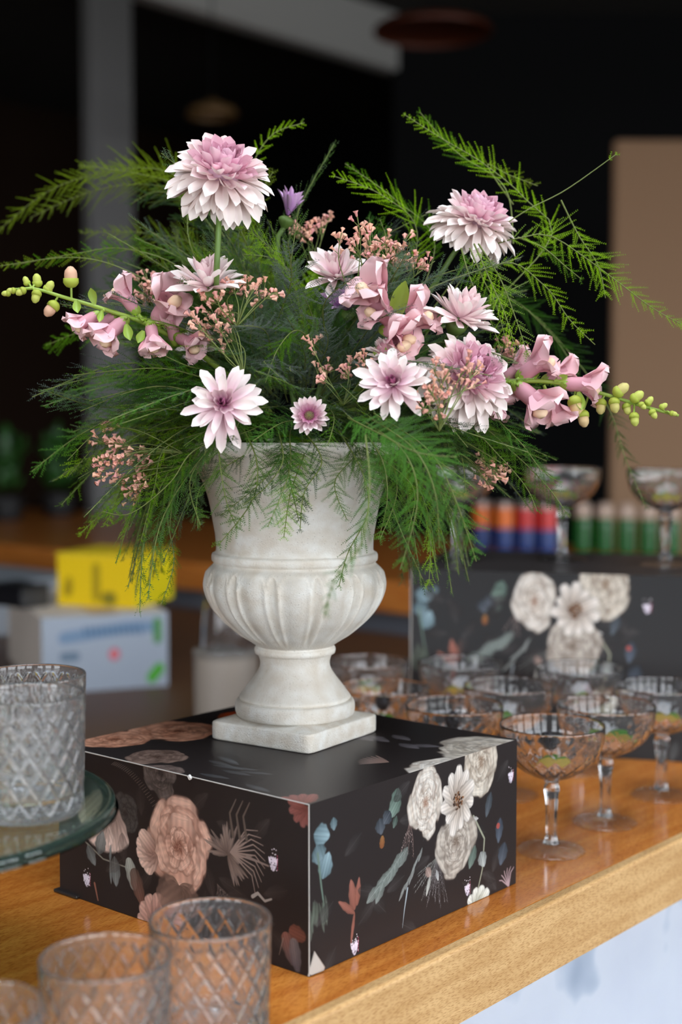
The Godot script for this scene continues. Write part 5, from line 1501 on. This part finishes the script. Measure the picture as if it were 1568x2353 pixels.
	# -------- fern fronds that stand out
	var F := [
		["fern frond sweeping far left at the top, drooping tip at the left margin", [[640, 760, 1.45], [500, 520, 1.5], [400, 400, 1.54], [260, 392, 1.57], [110, 440, 1.6], [-20, 545, 1.62]], 0.036, "fern_olive", 0.35],
		["feathery fern frond lying just under the top left drooping one", [[640, 760, 1.45], [480, 480, 1.52], [350, 425, 1.55], [210, 440, 1.58], [70, 500, 1.6]], 0.036, "fern_olive", 0.35],
		["short dark fern frond between the tall pompom and the grey column", [[620, 740, 1.45], [470, 500, 1.5], [370, 440, 1.52], [300, 470, 1.53]], 0.04, "fern_deep", 0.3],
		["loose fern frond crossing the grey column at mid height", [[600, 760, 1.45], [440, 600, 1.5], [320, 570, 1.53], [215, 600, 1.55]], 0.03, "fern_mid", 0.3],
		["third bright fern shoot hanging below the right pompom, farther right", [[1100, 560, 1.335], [1150, 640, 1.33], [1185, 730, 1.325], [1215, 820, 1.325]], 0.018, "fern_bright", 0.05],
		["bright fern shoot hanging below the right pompom, leftmost of four", [[1060, 570, 1.34], [1085, 650, 1.335], [1125, 730, 1.33], [1150, 800, 1.33]], 0.018, "fern_mid", 0.05],
		["bright fern tuft rising behind the centre blooms toward the tall stem", [[760, 860, 1.40], [700, 680, 1.39], [640, 600, 1.385], [560, 585, 1.38]], 0.03, "fern_bright", 0.3],
		["fern frond curving over the dense middle toward the small bloom", [[760, 840, 1.36], [690, 760, 1.31], [640, 800, 1.29], [610, 880, 1.28]], 0.03, "fern_mid", 0.15],
		["upper left fern frond pointing left above the long drooping one", [[600, 700, 1.46], [430, 450, 1.52], [320, 400, 1.55], [180, 380, 1.58]], 0.026, "fern_olive", 0.4],
		["blurred fern frond pointing left at mid height beside the grey column", [[620, 760, 1.46], [480, 580, 1.52], [330, 535, 1.56], [185, 535, 1.6]], 0.026, "fern_olive", 0.35],
		["thin fern tendril reaching to the left margin above the snapdragon tip", [[560, 780, 1.4], [330, 640, 1.42], [180, 592, 1.43], [-5, 612, 1.44]], 0.010, "fern_olive", 0.55],
		["thin arching fern tendril above the left snapdragon", [[520, 760, 1.4], [420, 620, 1.42], [290, 572, 1.43], [190, 580, 1.44], [30, 610, 1.45]], 0.012, "fern_mid", 0.4],
		["fern tip showing behind the tall pompom, pointing up right", [[560, 640, 1.44], [570, 420, 1.46], [620, 315, 1.46], [700, 282, 1.46]], 0.008, "fern_bright", 0.6],
		["feathery fern frond pointing up left before the dark wall, centre right", [[900, 760, 1.42], [960, 540, 1.43], [880, 450, 1.43], [768, 405, 1.43]], 0.030, "fern_bright", 0.3],
		["fern frond beside it with a tip higher up, left of the right pompom", [[930, 760, 1.42], [1000, 560, 1.44], [910, 460, 1.45], [793, 376, 1.46]], 0.024, "fern_mid", 0.35],
		["topmost fern frond arching up left over the right pompom", [[1000, 820, 1.40], [1260, 560, 1.41], [1210, 460, 1.42], [1110, 375, 1.43], [1010, 315, 1.44], [928, 262, 1.45]], 0.022, "fern_bright", 0.35],
		["short fern frond ending at the top near the highest tip", [[1180, 560, 1.42], [1160, 430, 1.44], [1050, 350, 1.46], [965, 258, 1.47]], 0.018, "fern_mid", 0.45],
		["thin fern side shoot ending right of the right pompom", [[1180, 470, 1.44], [1120, 380, 1.44], [1170, 402, 1.45], [1236, 427, 1.46]], 0.010, "fern_olive", 0.3],
		["bare green fern stem pointing to the tan panel", [[960, 760, 1.40], [1100, 570, 1.38], [1200, 490, 1.37], [1300, 437, 1.37], [1416, 355, 1.37]], 0.002, "fern_bright", 0.96],
		["long arching fern frond at the right with hanging side shoots", [[960, 800, 1.40], [1100, 590, 1.38], [1200, 546, 1.37], [1265, 542, 1.37], [1345, 592, 1.37], [1430, 655, 1.37], [1500, 708, 1.37], [1572, 748, 1.37]], 0.026, "fern_bright", 0.42],
		["fern side shoot hanging before the tan panel at the right", [[1290, 460, 1.38], [1330, 540, 1.375], [1375, 610, 1.37], [1392, 685, 1.37]], 0.022, "fern_bright", 0.25],
		["bright fern shoot hanging straight down below the right pompom", [[1090, 560, 1.33], [1125, 640, 1.325], [1160, 720, 1.32], [1185, 800, 1.32]], 0.016, "fern_bright", 0.05],
		["second bright fern shoot hanging below the right pompom, slightly left", [[1080, 570, 1.34], [1110, 640, 1.335], [1140, 700, 1.33], [1165, 790, 1.33]], 0.014, "fern_bright", 0.05],
		["fern shoot arching right and down at the right of the bouquet", [[1000, 740, 1.39], [1150, 606, 1.37], [1250, 655, 1.37], [1310, 735, 1.37], [1368, 792, 1.37]], 0.016, "fern_bright", 0.4],
		["thin fern shoot curving below the right arching frond", [[1190, 545, 1.38], [1250, 570, 1.375], [1300, 612, 1.37], [1336, 641, 1.37]], 0.009, "fern_mid", 0.2],
		["dark fern frond trailing down behind the right snapdragon tip", [[1000, 760, 1.45], [1180, 700, 1.5], [1300, 800, 1.52], [1395, 930, 1.53], [1440, 1060, 1.53], [1485, 1165, 1.53]], 0.022, "fern_deep", 0.2],
		["dark fern frond drooping at the right behind the pink spike", [[1000, 740, 1.45], [1150, 680, 1.49], [1260, 760, 1.5], [1330, 860, 1.51]], 0.028, "fern_deep", 0.15],
		["fern frond hanging at the lower right with tips near the middle coupe", [[960, 980, 1.38], [1080, 965, 1.36], [1185, 1045, 1.36], [1260, 1120, 1.36], [1310, 1190, 1.36]], 0.026, "fern_mid", 0.2],
		["second fern frond at the lower right, above the middle coupe's bowl", [[960, 990, 1.37], [1070, 980, 1.355], [1150, 1050, 1.35], [1210, 1120, 1.35], [1235, 1175, 1.35]], 0.026, "fern_mid", 0.15],
		["third fern frond at the lower right with a short tip", [[980, 960, 1.36], [1100, 940, 1.345], [1190, 1010, 1.345], [1245, 1080, 1.345], [1290, 1110, 1.345]], 0.022, "fern_cool", 0.2],
		["thin fern tail hanging far down left of the urn", [[520, 1010, 1.38], [420, 1080, 1.37], [385, 1180, 1.37], [400, 1290, 1.37], [370, 1390, 1.37]], 0.014, "fern_mid", 0.2],
		["thin bright fern tail hanging at the left below the pink blossoms", [[480, 990, 1.34], [380, 1030, 1.33], [355, 1120, 1.33], [325, 1240, 1.33]], 0.008, "fern_bright", 0.2],
		["fern frond drooping to the far left tip beside the column's foot", [[520, 960, 1.36], [360, 940, 1.34], [240, 980, 1.34], [155, 1058, 1.34]], 0.022, "fern_mid", 0.2],
		["fern frond hanging beside the urn's left shoulder", [[520, 1000, 1.32], [440, 1040, 1.30], [390, 1110, 1.30], [300, 1180, 1.30], [235, 1175, 1.31]], 0.024, "fern_mid", 0.15],
		["fern frond pointing left below the left snapdragon", [[560, 900, 1.36], [400, 850, 1.33], [290, 850, 1.33], [170, 862, 1.33]], 0.026, "fern_mid", 0.2],
		["lower fern frond pointing left with a dark feathery edge", [[560, 940, 1.36], [400, 890, 1.33], [300, 900, 1.33], [185, 945, 1.33]], 0.03, "fern_deep", 0.2],
		["blurred fern shoot curling over the urn's left face", [[560, 985, 1.31], [590, 1060, 1.285], [580, 1150, 1.28], [500, 1255, 1.285]], 0.020, "fern_mid", 0.1],
		["fern shoot hanging over the urn's rim at the left of its face", [[500, 985, 1.31], [505, 1060, 1.28], [520, 1150, 1.28], [545, 1215, 1.285]], 0.026, "fern_mid", 0.1],
		["fern shoot hanging over the middle of the urn's face", [[640, 990, 1.32], [650, 1060, 1.275], [610, 1120, 1.27], [560, 1160, 1.27]], 0.024, "fern_deep", 0.05],
		["fern shoot spreading right over the upper urn face", [[700, 990, 1.32], [740, 1060, 1.28], [700, 1130, 1.275], [690, 1215, 1.28]], 0.02, "fern_deep", 0.05],
		["long fern shoot trailing down the urn's right face to its bowl", [[780, 990, 1.32], [835, 1090, 1.28], [845, 1180, 1.285], [800, 1270, 1.29], [780, 1345, 1.295]], 0.024, "fern_mid", 0.1],
		["pale out-of-focus fern shoot lying before the urn's fluted bowl", [[840, 1000, 1.2], [850, 1120, 1.12], [830, 1250, 1.08], [770, 1330, 1.07], [745, 1420, 1.07]], 0.016, "fern_cool", 0.2],
		["fern shoot hanging at the urn's right shoulder", [[830, 980, 1.32], [880, 1060, 1.3], [890, 1150, 1.3], [870, 1240, 1.31]], 0.026, "fern_cool", 0.05],
		["blurred fern frond hanging closest to the viewer at the right, straight down", [[840, 970, 1.26], [930, 1040, 1.2], [960, 1150, 1.18], [920, 1310, 1.18]], 0.034, "fern_cool", 0.05],
		["blurred fern frond hanging at the right, its tip over the tall box", [[860, 950, 1.28], [980, 1030, 1.22], [1040, 1130, 1.2], [1095, 1290, 1.21]], 0.032, "fern_cool", 0.05],
		["blurred fern frond hanging between the two at the right", [[850, 960, 1.26], [950, 1030, 1.19], [1000, 1130, 1.17], [1010, 1260, 1.18]], 0.034, "fern_cool", 0.05],
		["blurred fern frond lying across the others at the lower right", [[800, 960, 1.26], [880, 1000, 1.18], [960, 1040, 1.15], [1050, 1050, 1.15]], 0.03, "fern_cool", 0.05],
	]
	for i in F.size():
		frond(F[i][0], F[i][1], F[i][2], F[i][3], "asparagus fern fronds standing out of the bouquet", 500 + i, F[i][4], 1.0, 0.0031 if F[i][3] in ["fern_bright", "fern_olive"] else 0.0038)
	# -------- the dense green body: many fronds fanning out from the urn's mouth
	var tints := ["fern_deep", "fern_mid", "fern_mid", "fern_bright", "fern_deep", "fern_cool"]
	var shapes := []
	for i in 14:
		var r := RandomNumberGenerator.new()
		r.seed = 900 + i
		var L := r.randf_range(0.16, 0.195)
		var sag := r.randf_range(0.02, 0.10)
		var pts: Array[Vector3] = [Vector3.ZERO, Vector3(r.randf_range(-0.01, 0.01), L * 0.36, sag * 0.05), Vector3(r.randf_range(-0.02, 0.02), L * 0.7, sag * 0.4), Vector3(r.randf_range(-0.04, 0.04), L, sag)]
		shapes.append(frond_meshes(curve(pts, 20), 0.044, Vector3(0, 0.3, -1).normalized(), r, 0.10, 1.15, 0.0047))
	var c0 := at(690, 950, 1.43)
	var r := RandomNumberGenerator.new()
	r.seed = 77
	var tocam := (eye() - c0) * Vector3(1, 0, 1)
	tocam = tocam.normalized()
	var right: Vector3 = U.x
	var zones := ["top of the bouquet behind the blooms", "left side of the bouquet above the pink sprigs", "right side of the bouquet behind the spike", "front of the bouquet between the daisy blooms", "back of the bouquet in deep shade", "left skirt hanging beside the urn", "right skirt hanging beside the urn", "front skirt falling over the urn's rim"]
	for i in 150:
		var fy := 1.0 - 1.2 * (i + 0.5) / 150.0      # from straight up to slightly drooping
		var az := i * 2.39996
		var rr := sqrt(maxf(0.0, 1 - fy * fy))
		var d := Vector3(rr * cos(az), fy, rr * sin(az)).normalized()
		var zone := 0
		if fy < 0.72:
			zone = 1 if d.dot(right) < -0.5 else 2 if d.dot(right) > 0.5 else 3 if d.dot(tocam) > 0 else 4
		if zone == 4 or d.dot(tocam) < -0.62:
			continue      # the far side, which the photograph shows nothing of
		var o := thing("asparagus_fern_frond", "feathery asparagus fern frond in the " + zones[zone], "fern", c0 + d * Vector3(0.05, 0.03, 0.05), "fern fronds, " + zones[zone])
		var bs := frame_y(d, Vector3.DOWN if absf(d.y) < 0.85 else Vector3(r.randf_range(-1, 1), 0, r.randf_range(-1, 1))).rotated(d, r.randf_range(-0.6, 0.6))
		o.basis = bs.scaled(Vector3.ONE * r.randf_range(0.82, 1.05) * (1.12 if fy < 0.8 else 1.0) * (0.8 if zone == 3 else 1.0))
		var ms: Array = shapes[i % 14]
		obj("stem", ms[0], M.thin_stem, o)
		obj("needles", ms[1], M[tints[r.randi() % 6]], o).set_meta("kind", "stuff")
	for i in 22:      # a bushy wing rising to the upper left
		var d := (right * r.randf_range(-1.0, -0.1) + Vector3.UP * r.randf_range(0.55, 1.0) - tocam * r.randf_range(-0.1, 0.6)).normalized()
		var o := thing("asparagus_fern_frond", "feathery asparagus fern frond in the bushy wing behind the tall pompom's stem", "fern", c0 + d * 0.06, "fern fronds, bushy wing behind the tall pompom's stem")
		o.basis = frame_y(d, Vector3(r.randf_range(-1, 1), -0.6, r.randf_range(-1, 1))).scaled(Vector3.ONE * r.randf_range(0.95, 1.15))
		var ms: Array = shapes[(i * 3) % 14]
		obj("stem", ms[0], M.thin_stem, o)
		obj("needles", ms[1], M[["fern_deep", "fern_mid", "fern_olive"][i % 3]], o).set_meta("kind", "stuff")
	for i in 26:      # full lower flanks, left and right of the urn's mouth
		var sgn := -1.0 if i % 13 < 8 else 1.0
		var d := (right * sgn * r.randf_range(0.7, 1.0) + Vector3.UP * r.randf_range(-0.45, 0.3) + tocam * r.randf_range(-0.35, 0.6)).normalized()
		var where := "left flank of the bouquet above the cartons" if sgn < 0 else "right flank of the bouquet above the tall box"
		var o := thing("asparagus_fern_frond", "feathery asparagus fern frond in the " + where, "fern", c0 + d * 0.06, "fern fronds, " + where)
		o.basis = frame_y(d, Vector3(0, -1, 0) + tocam * r.randf_range(-0.6, 0.6)).scaled(Vector3.ONE * r.randf_range(0.82, 1.02))
		var ms: Array = shapes[(i * 5) % 14]
		obj("stem", ms[0], M.thin_stem, o)
		obj("needles", ms[1], M[["fern_deep", "fern_mid", "fern_deep", "fern_bright"][i % 4]], o).set_meta("kind", "stuff")
	var mm := MultiMesh.new()  # dark inner fill added to deepen the shade between fronds
	mm.transform_format = MultiMesh.TRANSFORM_3D
	mm.mesh = shapes[3][1]
	mm.instance_count = 36
	for i in 36:
		var fy := 1.0 - 1.3 * (i + 0.5) / 36.0
		var az := i * 2.39996 + 1.0
		var rr := sqrt(maxf(0.0, 1 - fy * fy))
		var d := Vector3(rr * cos(az), fy, rr * sin(az)).normalized()
		mm.set_instance_transform(i, Transform3D(frame_y(d, Vector3(r.randf_range(-1, 1), r.randf_range(-1, 1), r.randf_range(-1, 1))).scaled(Vector3.ONE * r.randf_range(0.65, 0.8)), c0 + d * Vector3(0.04, 0.02, 0.04)))
	var inner := MultiMeshInstance3D.new()
	inner.name = "added_inner_fern_fill"
	inner.multimesh = mm
	inner.material_override = M.fern_deep
	add_child(inner, true)
	tag(inner, "added dark fill of fern needles, deepening the shade inside the bouquet", "fern", "", "stuff")
	# -------- the skirt: fronds that spill over the rim and hang
	var skirts := []
	for i in 10:
		var q := RandomNumberGenerator.new()
		q.seed = 1300 + i
		var L := q.randf_range(0.85, 1.1)
		var pts: Array[Vector3] = [Vector3(0, -0.03, 0), Vector3(0, 0.012, 0.05), Vector3(q.randf_range(-0.02, 0.02), -0.005, 0.095), Vector3(q.randf_range(-0.03, 0.03), -0.055 * L, 0.122), Vector3(q.randf_range(-0.04, 0.04), -0.115 * L, 0.135)]
		skirts.append(frond_meshes(curve(pts, 22), 0.034, Vector3(0, 0.6, 1).normalized(), q, 0.2, 1.15, 0.0044))
	var cr := Vector3(-0.9525, HC + 0.147 + 0.292, -1.0515)
	for i in 58:
		var th := TAU * (i + 0.5) / 58.0 + r.randf_range(-0.08, 0.08)
		var d := (right * sin(th) + tocam * cos(th)).normalized()
		var sx := d.dot(right)
		var facing := d.dot(tocam)
		if facing < -0.55 or facing > 0.55 and absf(sx) < 0.6 and i % 2 == 0:
			continue
		var zone := 7 if facing > 0.5 and absf(sx) < 0.75 else 5 if sx < 0 else 6
		var o := thing("asparagus_fern_frond", "feathery asparagus fern frond in the " + zones[zone], "fern", cr + d * 0.012 * r.randf(), "fern fronds, " + zones[zone])
		var k := (0.55 + r.randf() * 0.3) if zone == 7 else 0.95 + r.randf() * 0.45
		o.basis = Basis(Vector3.UP, atan2(d.x, d.z)).scaled(Vector3(0.95 + 0.25 * r.randf(), k, 0.98 + (0.04 if zone == 7 else r.randf() * 0.45)))
		var ms: Array = skirts[i % 10]
		obj("stem", ms[0], M.thin_stem, o)
		obj("needles", ms[1], M[tints[r.randi() % 6]], o).set_meta("kind", "stuff")
